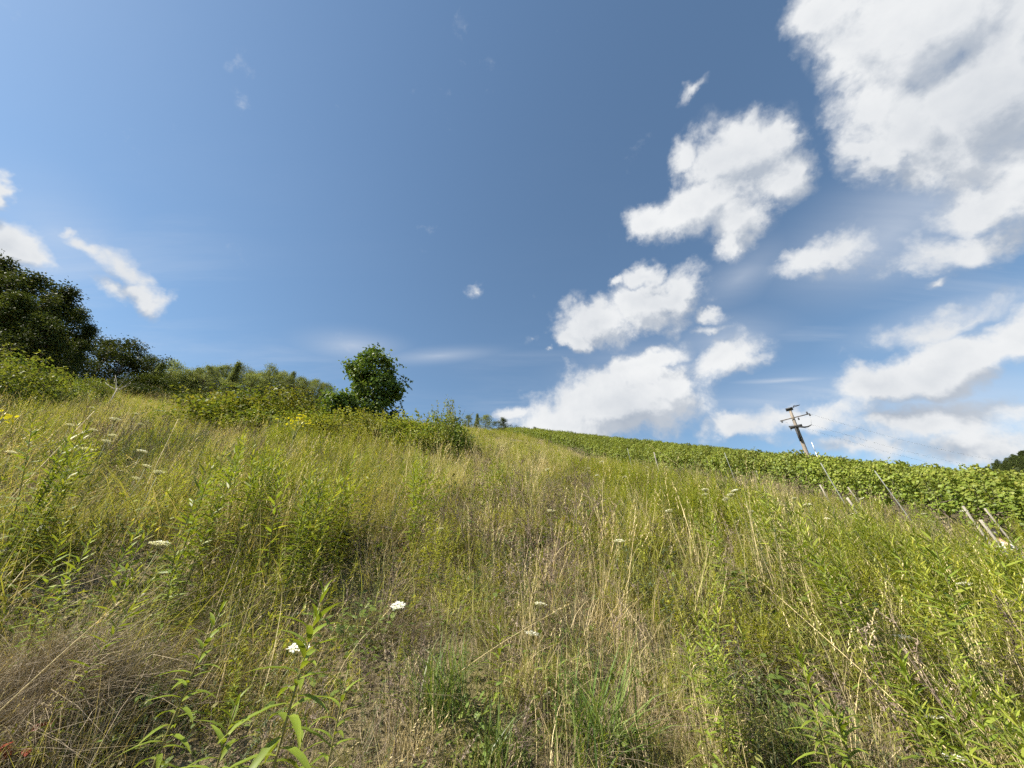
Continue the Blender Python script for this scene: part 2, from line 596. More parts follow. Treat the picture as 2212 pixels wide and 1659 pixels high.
M['yellow'] = leaf_mat('yellow_leaf', (.42, .42, .03), (.5, .46, .03), (.4, .36, .05), .35, .45, .3, 0, .1)
M['red'] = leaf_mat('red_leaf', (.30, .035, .025), (.34, .07, .035), (.22, .03, .02), .3, .45, .3, 0, .15)
M['umbel'] = leaf_mat('white_umbel', (.86, .86, .80), (.80, .80, .72), (.70, .70, .55), .2, .6, .2, 0, .06)
M['stem'] = leaf_mat('green_stem', (.13, .155, .05), (.17, .15, .06), (.14, .09, .05), .05, .5, .3, .1, .2)
M['bark'] = rough_mat('bark', (.05, .04, .032), (.14, .115, .09), 6, .9, (1, 1, .25), .5)
M['pale_bark'] = rough_mat('pale_bark', (.34, .31, .28), (.52, .49, .45), 7, .8, (1, 1, .3), .2)
M['post'] = rough_mat('weathered_post_wood', (.15, .135, .115), (.34, .31, .265), 9, .85, (3, 3, .25), .5)
M['steel'] = rough_mat('galvanised_post', (.16, .17, .16), (.26, .27, .25), 12, .6)
M['concrete'] = rough_mat('pole_concrete', (.17, .145, .12), (.25, .215, .18), 3, .85, (2, 2, .4), .2)
M['black_iron'] = rough_mat('dark_fittings', (.02, .02, .022), (.05, .05, .05), 9, .6)
M['white_paint'] = rough_mat('white_marker_paint', (.76, .77, .78), (.82, .82, .82), 6, .5)
M['cable'] = rough_mat('cable', (.22, .23, .25), (.28, .29, .31), 5, .6)
M['skin'] = rough_mat('skin', (.48, .30, .22), (.54, .35, .26), 12, .5)
M['hair'] = rough_mat('dark_hair', (.012, .010, .009), (.035, .028, .022), 30, .38, (1, 1, .2))
M['shirt'] = rough_mat('white_shirt', (.58, .57, .55), (.66, .65, .62), 9, .8, (1, 1, 1), .2)
M['trouser'] = rough_mat('dark_trousers', (.06, .065, .08), (.09, .095, .11), 14, .85)


def ground_mat():
    m = bpy.data.materials.new('dry_hillside_soil')
    m.use_nodes = True
    t = m.node_tree
    k = NT(t)
    p = t.nodes['Principled BSDF']
    geo = k.n('ShaderNodeNewGeometry')
    a = k.noise(geo.outputs['Position'], 5.0, 8, .65)
    b = k.noise(geo.outputs['Position'], .25, 4, .6)
    c1 = k.mix(k.mapr(a, .3, .7), (.085, .065, .045, 1), (.27, .215, .14, 1))
    c2 = k.mix(k.mapr(a, .3, .7), (.08, .07, .035, 1), (.22, .19, .095, 1))
    col = k.mix(k.mapr(b, .4, .6, 0, 1, True), c1, c2)
    k.set(p.inputs['Base Color'], col)
    p.inputs['Roughness'].default_value = .95
    p.inputs['Specular IOR Level'].default_value = .1
    bp = k.n('ShaderNodeBump', ins={'Strength': .6, 'Distance': .05})
    k.set(bp.inputs['Height'], a)
    k.set(p.inputs['Normal'], bp.outputs[0])
    return m


M['ground'] = ground_mat()

# ------------------------------------------------------------------ object helpers
def link(name, me, parent=None, loc=None, rot=None, scale=None):
    o = bpy.data.objects.new(name, me)
    COL.objects.link(o)
    if parent is not None:
        o.parent = parent
    if loc is not None:
        o.location = loc
    if rot is not None:
        o.rotation_euler = rot
    if scale is not None:
        o.scale = scale if hasattr(scale, '__len__') else (scale,) * 3
    return o


def tag(o, label=None, cat=None, group=None, kind=None):
    for kk, v in (('label', label), ('category', cat), ('group', group), ('kind', kind)):
        if v:
            o[kk] = v
    return o


def thing(name, label, cat, loc, rot=(0, 0, 0), scale=1.0, group=None):
    o = link(name, None, None, loc, rot, scale)
    o.empty_display_size = .2
    return tag(o, label, cat, group)


def ordinal(i):
    w = ['first', 'second', 'third', 'fourth', 'fifth', 'sixth', 'seventh', 'eighth', 'ninth', 'tenth', 'eleventh', 'twelfth']
    if i < 12:
        return w[i]
    n = i + 1
    return '%d%s' % (n, 'th' if 10 < n % 100 < 14 else {1: 'st', 2: 'nd', 3: 'rd'}.get(n % 10, 'th'))


def hidden(name, me):
    """prototype that is only instanced by a stuff object, never linked to the scene"""
    return bpy.data.objects.new(name, me)


_gn = {}


def scatter_group(coll):
    g = bpy.data.node_groups.new('scatter_' + coll.name, 'GeometryNodeTree')
    g.interface.new_socket('Geometry', in_out='INPUT', socket_type='NodeSocketGeometry')
    g.interface.new_socket('Geometry', in_out='OUTPUT', socket_type='NodeSocketGeometry')
    nn, ll = g.nodes, g.links
    gi, go = nn.new('NodeGroupInput'), nn.new('NodeGroupOutput')
    ci = nn.new('GeometryNodeCollectionInfo')
    ci.inputs['Collection'].default_value = coll
    ci.inputs['Separate Children'].default_value = True
    ci.inputs['Reset Children'].default_value = True
    ip = nn.new('GeometryNodeInstanceOnPoints')
    ip.inputs['Pick Instance'].default_value = True

    def attr(name, dt):
        a = nn.new('GeometryNodeInputNamedAttribute')
        a.data_type = dt
        a.inputs['Name'].default_value = name
        return a.outputs[0]
    ll.new(gi.outputs[0], ip.inputs['Points'])
    ll.new(ci.outputs[0], ip.inputs['Instance'])
    ll.new(attr('pick', 'INT'), ip.inputs['Instance Index'])
    ll.new(attr('turn', 'FLOAT_VECTOR'), ip.inputs['Rotation'])
    ll.new(attr('size', 'FLOAT_VECTOR'), ip.inputs['Scale'])
    ll.new(ip.outputs[0], go.inputs[0])
    return g


def scatter(name, label, cat, protos, pts, turn, size, pick=None):
    """ONE stuff object: a cloud of points that carries instances of the prototypes"""
    coll = bpy.data.collections.new(name + '_kinds')
    for i, me in enumerate(protos):
        coll.objects.link(hidden('%s_form_%s' % (name, 'abcdefghijkl'[i]), me))
    n = len(pts)
    me = bpy.data.meshes.new(name)
    me.vertices.add(n)
    me.vertices.foreach_set('co', np.asarray(pts, np.float32).ravel())
    if pick is None:
        pick = rng.integers(0, len(protos), n)
    me.attributes.new('pick', 'INT', 'POINT').data.foreach_set('value', np.asarray(pick, np.int32))
    me.attributes.new('turn', 'FLOAT_VECTOR', 'POINT').data.foreach_set('vector', np.asarray(turn, np.float32).ravel())
    size = np.asarray(size, np.float32)
    if size.ndim == 1:
        size = np.repeat(size[:, None], 3, 1)
    me.attributes.new('size', 'FLOAT_VECTOR', 'POINT').data.foreach_set('vector', size.ravel())
    o = link(name, me)
    md = o.modifiers.new('instances', 'NODES')
    md.node_group = scatter_group(coll)
    tag(o, label, cat, None, 'stuff')
    return o


# ------------------------------------------------------------------ hillside
def build_ground():
    rad = np.concatenate([[0.0], np.geomspace(.35, 4200, 190)])
    na = 240
    ang = np.arange(na) * 2 * np.pi / na
    rr, aa = np.meshgrid(rad[1:], ang, indexing='ij')
    x, y = rr * np.sin(aa), rr * np.cos(aa)
    v = np.stack([x, y, H(x, y)], -1).reshape(-1, 3)
    a = Acc()
    i = np.arange(len(rad) - 2)[:, None] * na
    j = np.arange(na)[None]
    j2 = (j + 1) % na
    q = np.stack([i + j, i + na + j, i + na + j2, i + j2], -1).reshape(-1, 4)
    c = len(v)
    v = np.concatenate([v, [[0, 0, Z0]]])
    t = np.stack([np.full(na, c), np.arange(na), (np.arange(na) + 1) % na], -1)
    a.add(v, q, t)
    o = link('hillside_ground', a.mesh('hillside_ground', M['ground']))
    tag(o, 'dry sloping hillside soil under the meadow and vineyard', 'ground', None, 'structure')


build_ground()

# ------------------------------------------------------------------ trees
def ellipsoid_points(n, c, r, shell=.55):
    d = nrm(rng.normal(size=(n, 3)))
    rad = (shell + (1 - shell) * rng.random(n)) ** .6
    return np.asarray(c) + d * rad[:, None] * np.asarray(r)


def crown_leaves(acc, centres, per, spread, L, W, tints=(0, .6), droop=.25, lod=0, flat=.8, upbias=.2):
    n = len(centres) * per
    C = np.repeat(centres, per, 0)
    off = rng.normal(size=(n, 3)) * np.asarray(spread) * np.array([1, 1, flat])
    P = C + off
    D = nrm(off + rng.normal(size=(n, 3)) * np.linalg.norm(np.asarray(spread)) * .9 + np.array([0, 0, upbias * np.mean(spread)]))
    ct = np.repeat(rng.uniform(tints[0], tints[1], len(centres)), per)
    t = np.clip(ct + rng.normal(0, .16, n), 0, 1)
    leaves(acc, P, D, L * rng.uniform(.6, 1.3, n), W * rng.uniform(.7, 1.25, n), droop, t, up=rng.normal(size=(n, 3)) + np.array([0, 0, .9]), lod=lod)


def limb(acc, a, b, r0, r1, bend=.12, k=5, sides=5):
    a, b = np.asarray(a, float), np.asarray(b, float)
    s = np.linspace(0, 1, k)
    P = a + (b - a) * s[:, None]
    ln = np.linalg.norm(b - a)
    P = P + np.sin(s * np.pi)[:, None] * np.append(rng.normal(0, bend * ln * .5, 2), -bend * ln * .4)
    tubes(acc, P, np.linspace(r0, r1, k), sides)


def broadleaf_tree(height, width, seed, clumps=70, per=95, leaf=.26, mat='wood', slender=False, low=.16, tints=(0, .7)):
    """(trunk mesh, crown mesh) of a tree standing at the origin"""
    global rng
    keep = rng
    rng = np.random.default_rng(seed)
    tr, cr = Acc(), Acc()
    hgt, w = height, width
    s = np.linspace(0, 1, 7)
    tp = np.stack([rng.normal(0, .03, 7).cumsum() * w * .3, rng.normal(0, .03, 7).cumsum() * w * .3, s * hgt * .88], -1)
    tp[0] = 0
    tubes(tr, tp, np.linspace(hgt * .022, hgt * .004, 7), 7)
    cs = []
    while len(cs) < clumps:
        u = rng.random()
        z = low + (1 - low) * u
        if slender:
            prof = (1 - u) ** 1.15 * (.5 + .5 * min(1, u / .2)) + .02
        else:
            prof = math.sin(math.pi * (.14 + .84 * u)) ** .75
        a = rng.uniform(0, 2 * math.pi)
        lob = 1 + (.12 if slender else .38) * math.sin(3 * a + 9 * u + seed) + (.08 if slender else .18) * math.sin(7 * u * 3 + 2 * a + seed * 2)
        rr = prof * w * .5 * math.sqrt(rng.uniform(.12, 1.0)) * lob * (1 + .15 * rng.normal())
        ax = np.array([np.interp(z * hgt, tp[:, 2], tp[:, 0]), np.interp(z * hgt, tp[:, 2], tp[:, 1])])
        cs.append([ax[0] + rr * math.cos(a), ax[1] + rr * math.sin(a), z * hgt])
    cs = np.array(cs)
    for c in cs[:: 2]:
        zb = max(low * hgt * .6, c[2] - np.hypot(c[0], c[1]) * (.9 if slender else .55))
        a = np.array([np.interp(zb, tp[:, 2], tp[:, 0]), np.interp(zb, tp[:, 2], tp[:, 1]), zb])
        limb(tr, a, c, hgt * .0065, hgt * .0014, .12, 4, 4)
    sp = (w * (.05 if slender else .055)) * np.ones(3)
    crown_leaves(cr, cs, per, sp, leaf, leaf * .55, tints, .3, 0, 1.0 if slender else .7)
    rng = keep
    return tr.mesh('trunk', M['bark']), cr.mesh('crown', M[mat])


def plant_tree(name, label, cat, meshes, loc, rz, sc, group=None):
    o = thing(name, label, cat, loc, (0, 0, rz), sc, group)
    link('trunk', meshes[0], o)
    link('crown', meshes[1], o)
    return o


FOREST = [broadleaf_tree(10, 7.2, 11 + i, 120, 105, .25, 'wood', i % 2 == 1, .08) for i in range(4)]
YOUNG = [broadleaf_tree(8, 3.9, 31 + i, 150, 70, .16, 'birch', True, .03) for i in range(4)]
YOUNGR = [broadleaf_tree(8, 5.5, 41 + i, 110, 80, .18, 'birch', False, .03) for i in range(3)]
ROUND = [broadleaf_tree(6, 6.0, 51 + i, 70, 95, .22, 'wood', False, .06) for i in range(2)]

# (px of the top, py of the top, distance, form, width factor, label)
wood = [
    (-60, 585, 62, 0, 1.0, 'tall dark broadleaf tree cut by the left edge, outermost of the wood'),
    (10, 560, 60, 1, .8, 'tallest dark tree of the wood, with a thin leaning top at the left edge'),
    (85, 600, 58, 2, .92, 'broad dark tree with a domed crown, second from the left in the wood'),
    (138, 622, 60, 3, .9, 'dark tree with boughs reaching out right, third in the descending wood edge'),
    (168, 662, 62, 0, .8, 'narrow dark tree on the falling right edge of the wood'),
    (198, 700, 58, 1, .75, 'low dark olive tree at the lower right end of the wood'),
    (40, 645, 50, 3, 1.2, 'shaded dark tree standing at the front of the wood beside the left edge'),
    (110, 690, 48, 2, 1.0, 'dense shaded tree at the front of the wood below the domed crown'),
    (178, 735, 50, 1, .8, 'small shaded tree at the front right foot of the wood'),
]
for i, (px, py, d, f, wf, lab) in enumerate(wood):
    p, h = ground(px, py, d)
    s = h / 10.0
    plant_tree('forest_tree', lab, 'tree', FOREST[f], p - np.array([0, 0, .15]), i * 1.7, (s * wf * 1.1, s * wf * 1.1, s), 'dark trees of the wood on the left')
gap = [
    (248, 738, 72, 0, 1.0, 'round dark tree just right of the wood, left of two in the dip'),
    (291, 742, 70, 1, 1.15, 'round olive green tree with a pointed tip right of the wood'),
    (326, 768, 76, 0, .9, 'low dark round tree sloping down toward the row of young trees'),
    (432, 800, 100, 1, .8, 'low dark round tree between the pale young trees'),
]
for i, (px, py, d, f, wf, lab) in enumerate(gap):
    p, h = ground(px, py, d)
    s = max(h, 3.0) / 6.0
    plant_tree('round_tree', lab, 'tree', ROUND[f], p - np.array([0, 0, .1]), i * 2.1 + .4, (s * wf, s * wf, s), 'round trees beside the wood')
young = [(349, 779, 84, 1.0), (378, 786, 92, 1.0), (405, 795, 95, 1.15), (454, 783, 93, .95), (478, 790, 98, .9), (514, 778, 92, 1.15), (541, 792, 99, .9),
         (496, 786, 101, .9), (528, 788, 103, .9), (436, 792, 101, .9), (466, 790, 103, 1.0), (392, 800, 98, .9), (365, 796, 97, 1.0), (580, 801, 102, .9), (605, 805, 103, .9), (650, 815, 102, 1.0), (676, 818, 101, .9), (699, 822, 101, .9), (557, 800, 90, 1.0), (626, 812, 91, .9),
         (569, 797, 94, .95), (590, 792, 97, 1.05), (616, 798, 93, .85), (637, 807, 98, .9), (662, 812, 94, .9), (687, 812, 97, .95), (711, 826, 93, .9)]
for i, (px, py, d, wf) in enumerate(sorted(young)):
    p, h = ground(px + rng.normal(0, 3), py + rng.choice([-3, 2, 6, 10]), d)
    s = h / 8.0
    plant_tree('young_tree', 'slender grey-green young tree, %s from the left in the row behind the brambles' % ordinal(i), 'tree', YOUNGR[i % 3] if i % 5 else YOUNG[i % 4],
               p - np.array([0, 0, .1]), i * 1.3, (1.25 * wf * rng.uniform(.8, 1.25), 1.25 * wf * rng.uniform(.8, 1.25), s), 'row of young trees on the upper slope')
ridge = [(1013, 893, 100, 1.0, 'slim grey-green tree on the ridge, nearest the reddish bush'),
         (1031, 896, 102, .9, 'slim grey-green tree on the ridge, middle one of three'),
         (1051, 896, 104, 1.1, 'slim grey-green tree on the ridge, rightmost of three')]
for i, (px, py, d, wf, lab) in enumerate(ridge):
    p, h = ground(px, py, d)
    s = h / 8.0
    plant_tree('young_tree', lab, 'tree', (YOUNGR[1], YOUNG[2], YOUNGR[0])[i], p - np.array([0, 0, .1]), i * 2.2, (s * wf * (.9, 1.4, 1.1)[i], s * wf * 1.1, s * (.92, 1.05, .98)[i]), 'slim trees on the ridge')
for px, py, d, lab in ((1088, 905, 96, 'small round bush standing alone on the vineyard ridge'), (1156, 924, 98, 'tiny dark bush peeping over the ridge right of the round bush')):
    p, h = ground(px, py, d)
    s = max(h, 1.2) / 6.0
    plant_tree('ridge_bush', lab, 'bush', ROUND[0], p - np.array([0, 0, .1]), 1.0, (s * 1.1, s * 1.1, s))


# --- the lone tree draped in climbing leaves
def lone_tree():
    D0 = 17.0
    base, _ = ground(788, 880, D0)
    k = D0 / 831.0 * 1.06                       # metres for one picture pixel at that distance
    ax = np.array([base[0], base[1]]) / np.hypot(base[0], base[1])
    rt = np.array([ax[1], -ax[0]])
    _, hz = ground(800, 880, D0)

    def P(px, py, depth=0.0):
        _, h = ground(px, py, D0)
        q = rt * (px - 800) * k + ax * depth
        return np.array([q[0], q[1], h])
    o = thing('lone_tree', 'leafy tree overgrown with climbers standing alone above the bramble hedge', 'tree', base - np.array([0, 0, .1]))
    tr, cr = Acc(), Acc()
    top = P(800, 790)
    tp = np.array([[0, 0, 0], [.05, .05, top[2] * .3], [-.05, 0, top[2] * .6], [0, .05, top[2] * .95]])
    tubes(tr, tp, [.14, .11, .07, .03], 8)
    blobs = [  # px, py, depth, radii in metres, leaf clumps
        (798, 790, .0, (.92, .85, .85), 36), (772, 800, -.2, (.42, .5, .42), 9), (828, 796, .1, (.45, .6, .5), 10), (800, 765, 0, (.45, .45, .35), 9),
        (815, 838, -.15, (1.05, 1.0, .66), 38), (848, 830, 0, (.42, .6, .6), 11), (752, 862, -.2, (.72, .8, .55), 20),
        (772, 885, -.35, (1.0, .9, .5), 24), (832, 880, 0, (.75, .9, .55), 18), (738, 880, -.1, (.5, .6, .42), 9), (800, 920, -.2, (1.5, 1.0, .6), 22)]
    cs = []
    for (px, py, dp, r, n) in blobs:
        c = P(px, py, dp)
        loc = ellipsoid_points(n, (0, 0, 0), r, .62)
        w = rt[None] * loc[:, :1] + ax[None] * loc[:, 1:2]
        pts = np.concatenate([c[None, :2] + w, c[2] + loc[:, 2:]], 1)
        cs.append(pts)
    cs = np.concatenate(cs)
    for c in cs[::3]:
        z = max(.3, c[2] - .5)
        limb(tr, (0, 0, min(z, top[2] * .9)), c, .025, .006, .15, 4, 4)
    crown_leaves(cr, cs, 60, (.145, .145, .13), .12, .10, (0, .75), .35, 1, .9, -.3)
    # hanging and reaching shoots at the edge
    for (px, py, dx, dz, n) in ((862, 802, .55, -.12, 26), (868, 812, .45, -.3, 22), (866, 850, .25, -.45, 18), (748, 778, -.3, .1, 14), (757, 790, -.35, -.1, 14),
                                (790, 752, .05, .25, 14), (808, 752, .1, .28, 14), (775, 762, -.15, .22, 12), (728, 852, -.25, .15, 14), (836, 768, .3, .18, 14), (850, 780, .35, .1, 12), (860, 880, .2, -.15, 12)):
        a = P(px, py)
        b = a + np.array([rt[0] * dx, rt[1] * dx, dz])
        s = np.linspace(0, 1, n)
        q = a + (b - a) * s[:, None] - np.array([0, 0, .12]) * (s ** 2)[:, None]
        tubes(tr, np.array([a - (b - a) * .4, a, q[n // 2], q[-1]]), [.012, .01, .006, .003], 3)
        leaves(cr, q + rng.normal(0, .03, (n, 3)), nrm(rng.normal(size=(n, 3)) + np.array([0, 0, -.3])), .10 * rng.uniform(.7, 1.2, n), .085, .3, rng.uniform(0, .8, n), lod=1)
    link('trunk', tr.mesh('trunk', M['bark']), o)
    link('crown', cr.mesh('crown', M['tree']), o)


lone_tree()


# --- bramble thickets: arching canes with three-part leaves
def bramble_mesh(seed, rx, ry, rz, ncl=60, per=55, leaf=.085, mat='bramble', tall=0):
    global rng
    keep = rng
    rng = np.random.default_rng(seed)
    st, lv = Acc(), Acc()
    d = nrm(rng.normal(size=(ncl, 3)))
    d[:, 2] = np.abs(d[:, 2])
    rad = rng.uniform(.45, 1.0, ncl) ** .5
    C = d * rad[:, None] * np.array([rx, ry, rz]) * (1 + rng.normal(0, .08, (ncl, 1)))
    for c in C[::2]:
        b = np.array([c[0] * .35 + rng.normal(0, .1), c[1] * .35 + rng.normal(0, .1), 0])
        m = (b + c) / 2 + np.array([0, 0, .35 * rz])
        tubes(st, np.array([b, m, c]), [.008, .006, .003], 3)
    crown_leaves(lv, C, per, np.array([.16, .16, .12]) * (rx + ry) / 2.4, leaf, leaf * .62, (0, .62), .3, 0, .8)
    for i in range(14 + tall):
        a = rng.uniform(0, 2 * np.pi)
        q = np.array([rx * math.cos(a) * rng.uniform(.1, .9), ry * math.sin(a) * rng.uniform(.1, .9), 0])
        q[2] = rz * math.sqrt(max(.05, 1 - (q[0] / rx) ** 2 - (q[1] / ry) ** 2))
        e = q + np.array([rng.normal(0, .2), rng.normal(0, .2), rng.uniform(.15, .45) + .02 * tall])
        tubes(st, np.array([q - (0, 0, .3), q, e]), [.006, .005, .002], 3)
        n = 16
        s = rng.random(n)
        leaves(lv, q + (e - q) * s[:, None], rng.normal(size=(n, 3)) + np.array([0, 0, .3]), leaf * rng.uniform(.7, 1.2, n), leaf * .6, .2, rng.uniform(.2, .9, n), lod=0)
    rng = keep
    return st.mesh('canes', M['weed']), lv.mesh('foliage', M[mat])


BR = [bramble_mesh(61, 1.5, 1.2, 1.35, 90, 80), bramble_mesh(62, 1.25, 1.25, 1.2, 80, 80), bramble_mesh(63, 1.7, 1.2, 1.1, 90, 80)]
SH = [bramble_mesh(71, 1.0, .9, 1.35, 95, 75, .075, 'shrub', 14), bramble_mesh(72, 1.3, 1.2, 1.5, 95, 75, .085, 'shrub', 8)]


def bush(name, label, cat, meshes, px, py, dist, hm, wf=1.0, group=None, rz=0.0):
    """a bush whose top touches the pixel"""
    p, h = ground(px, py, dist)
    s = h / hm
    o = thing(name, label, cat, p - np.array([0, 0, .05]), (0, 0, rz), (s * wf, s * wf, s), group)
    link('canes', meshes[0], o)
    link('foliage', meshes[1], o)
    return p, h


hedge = [(480, 868, 21), (530, 856, 20), (580, 840, 19), (630, 846, 19), (690, 858, 18), (742, 882, 16.4), (800, 889, 15.6), (860, 890, 15.4), (905, 892, 15.5),
         (560, 878, 18), (600, 872, 17), (680, 884, 16), (770, 892, 15), (845, 900, 14.6), (905, 915, 14.4)]
for i, (px, py, d) in enumerate(hedge):
    py += 7
    bush('bramble_thicket', ('olive bramble mound, %s from the left along the hedge crest' % ordinal(i) if i < 9 else 'low bramble mound, %s from the left along the hedge front' % ordinal(i - 9)),
         'bramble', BR[i % 3], px, py, d, 1.5, 1.25, 'bramble hedge', i * 1.9)
bush('wild_rose_bush', 'loose reddish green bush with long shoots at the right end of the brambles', 'bush', SH[0], 966, 890, 14.2, 1.48, .72, None, .5)
bush('wild_rose_bush', 'low dark bush at the foot of the reddish green bush', 'bush', SH[1], 1008, 930, 15.5, 1.7, .7, None, 1.5)
leftb = [(10, 752, 26, 'pale green shrub in sun at the left edge below the wood'), (62, 770, 25, 'bright green shrub, second from the left edge below the wood'),
         (112, 800, 27, 'spreading green shrub under the dark front trees of the wood'), (150, 815, 30, 'low green shrub at the end of the left shrub row'),
         (30, 792, 20, 'dark green low shrub at the left edge behind the pale grass'), (205, 818, 34, 'small pale shrub at the foot of the shaded slope')]
for i, (px, py, d, lab) in enumerate(leftb):
    bush('green_shrub', lab, 'shrub', SH[i % 2], px, py, d, 1.75, 1.25, 'shrubs below the wood', i * 1.3)
BRD = bramble_mesh(64, 1.5, 1.2, 1.25, 90, 80, .11, 'wood')
slope = [(330, 838, 44), (372, 846, 46), (300, 830, 48), (410, 852, 42), (420, 842, 60), (352, 820, 62), (455, 858, 34)]
for i, (px, py, d) in enumerate(slope):
    bush('scrub_patch', 'brownish scrub mound on the slope right of the wood, %s counted' % ordinal(i), 'scrub', BRD, px, py, d, 1.5, 1.6, 'scrub on the shaded slope', i)
bush('vineyard_edge_bush', 'dark bramble bush with pale flowers in front of the vine row', 'bush', BR[1], 1560, 1032, 13.5, 1.4, .8, None, 2.0)


# --- small bare sapling on the shaded slope
def bare_sapling():
    p, h = ground(271, 808, 30)
    a = Acc()
    tubes(a, np.array([[0, 0, 0], [.03, 0, h * .35], [-.02, .02, h * .6]]), [.035, .028, .02], 5)
    for e in ((-.55, .1, 1.0), (-.3, -.1, .85), (.5, .1, .95), (.3, .2, .8), (.05, 0, 1.05), (-.7, 0, .75), (.65, 0, .72)):
        limb(a, (0, .01, h * rng.uniform(.42, .6)), (e[0] * h * .55, e[1], e[2] * h), .018, .005, .1, 4, 4)
    o = thing('bare_sapling', 'small bare forked sapling standing on the shaded slope below the wood', 'sapling', p)
    link('trunk', a.mesh('trunk', M['pale_bark']), o)


bare_sapling()


# --- far wooded hill behind the vineyard on the right
def far_hill():
    az = np.radians(np.linspace(46, 120, 60))
    prof = np.interp(np.degrees(az), [46, 49, 50.6, 53.6, 60, 75, 100, 120], [.02, .165, .186, .203, .24, .27, .2, .05])
    dist = np.array([640, 760, 880, 1000, 1120])
    frac = np.array([.15, .55, .85, 1.0, .8])
    A, Dm = np.meshgrid(az, dist, indexing='ij')
    Hh = prof[:, None] * 1000 * frac[None] - 45 * (1 - frac[None]) + EYE + Z0 - 9
    v = np.stack([Dm * np.sin(A), Dm * np.cos(A), Hh], -1)
    n, m = A.shape
    i = np.arange(n - 1)[:, None] * m
    j = np.arange(m - 1)[None]
    q = np.stack([i + j, i + j + 1, i + m + j + 1, i + m + j], -1).reshape(-1, 4)
    acc = Acc()
    acc.add(v.reshape(-1, 3), q)
    hmat = rough_mat('wooded_hill_floor', (.03, .04, .018), (.05, .06, .025), .05, .95, coord='Object')
    o = link('distant_hill', acc.mesh('distant_hill', hmat))
    tag(o, 'dark wooded hill far behind the vineyard at the right edge', 'hill', None, 'structure')
    # woodland on it
    N = 2600
    a = rng.uniform(49, 80, N)
    u = rng.random(N)
    dd = 700 + 320 * u
    ph = np.interp(a, np.degrees(az), prof)
    fr = np.interp(dd, dist, frac)
    z = ph * 1000 * fr - 45 * (1 - fr) + EYE + Z0 - 9
    pts = np.stack([dd * np.sin(np.radians(a)), dd * np.cos(np.radians(a)), z - 1.5], -1)
    turn = np.stack([np.zeros(N), np.zeros(N), rng.uniform(0, 6.28, N)], -1)
    scatter('distant_woodland', 'dark woodland covering the far hill at the right edge', 'woodland', [FOREST[0][1], ROUND[0][1], FOREST[2][1]], pts, turn,
            rng.uniform(.8, 1.35, N))


far_hill()

# ------------------------------------------------------------------ vineyard
def vine_leaf_shape(acc, P, D, U, size, tint):
    """broad five-pointed leaves, folded a little along the midrib"""
    n = len(P)
    D = nrm(D)
    Sd = nrm(np.cross(D, U))
    N = np.cross(Sd, D)
    pat = np.array([(0, 0, 0), (-.42, .12, .06), (-.55, .55, .1), (-.2, .78, .02), (0, 1.05, -.06), (.2, .78, .02), (.55, .55, .1), (.42, .12, .06)])
    V = P[:, None] + size[:, None, None] * (Sd[:, None] * pat[None, :, 0:1] + D[:, None] * pat[None, :, 1:2] + N[:, None] * pat[None, :, 2:3])
    q = np.array([(0, 3, 2, 1), (0, 7, 6, 5)])
    t = np.array([(0, 5, 4), (0, 4, 3)])
    b = (np.arange(n) * 8)[:, None, None]
    acc.add(V.reshape(-1, 3), (q[None] + b).reshape(-1, 4), (t[None] + b).reshape(-1, 3), np.repeat(tint, 8))


def vine_mesh(seed, nl=760, length=1.3):
    global rng
    keep = rng
    rng = np.random.default_rng(seed)
    tr, lv = Acc(), Acc()
    tp = np.array([[0, 0, -.1], [.03, .02, .25], [-.02, -.03, .5], [.04, .0, .75], [.0, .02, .95]]) + rng.normal(0, .02, (5, 3))
    tubes(tr, tp, [.035, .03, .026, .026, .02], 6)
    limb(tr, tp[-1], (-length * .45, 0, 1.0), .016, .01, .08, 4, 5)
    limb(tr, tp[-1], (length * .45, 0, 1.02), .016, .01, .08, 4, 5)
    for i in range(7):
        x = rng.uniform(-.6, .6)
        limb(tr, (x, 0, 1.0), (x + rng.normal(0, .12), rng.normal(0, .1), 1.95), .006, .003, .05, 4, 3)
    n = nl
    x = rng.uniform(-length * .56, length * .56, n)
    z = .62 + 1.38 * rng.random(n) ** .85
    thick = .26 * np.sin(np.clip((z - .45) / 1.75, 0, 1) * np.pi * .93) ** .6 + .05
    sgn = rng.choice([-1, 1], n)
    y = sgn * thick * np.sqrt(rng.uniform(.15, 1, n)) * (1 + .2 * np.sin(3 * x + seed))
    keepl = np.ones(n, bool)
    for hx, hz, hr in zip(rng.uniform(-.6, .6, 7), rng.uniform(.6, 1.8, 7), rng.uniform(.09, .2, 7)):    # gaps between the shoots
        keepl &= np.hypot(x - hx, (z - hz) * .8) > hr
    x, y, z, sgn, n = x[keepl], y[keepl], z[keepl], sgn[keepl], int(keepl.sum())
    P = np.stack([x, y, z], -1)
    D = np.stack([rng.normal(0, .6, n), sgn * rng.uniform(.1, .9, n), rng.normal(-.45, .45, n)], -1)
    U = np.stack([rng.normal(0, .45, n), sgn * rng.uniform(.5, 1.1, n), rng.uniform(.2, 1.1, n)], -1)
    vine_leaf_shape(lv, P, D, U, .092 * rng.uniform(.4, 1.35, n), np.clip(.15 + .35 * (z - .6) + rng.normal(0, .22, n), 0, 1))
    for i in range(8):                       # shoots above the trellis
        q = np.array([rng.uniform(-.6, .6), rng.normal(0, .12), 1.9])
        e = q + np.array([rng.normal(0, .18), rng.normal(0, .15), rng.uniform(.12, .38)])
        tubes(tr, np.array([q, e]), [.004, .002], 3)
        m = 9
        s = rng.random(m)
        vine_leaf_shape(lv, q + (e - q) * s[:, None], rng.normal(size=(m, 3)) + [0, 0, .2], rng.normal(size=(m, 3)) + [0, 0, .6], .07 * rng.uniform(.5, 1.1, m), rng.uniform(.4, 1, m))
    rng = keep
    return tr.mesh('trunk', M['bark']), lv.mesh('foliage', M['vine'])


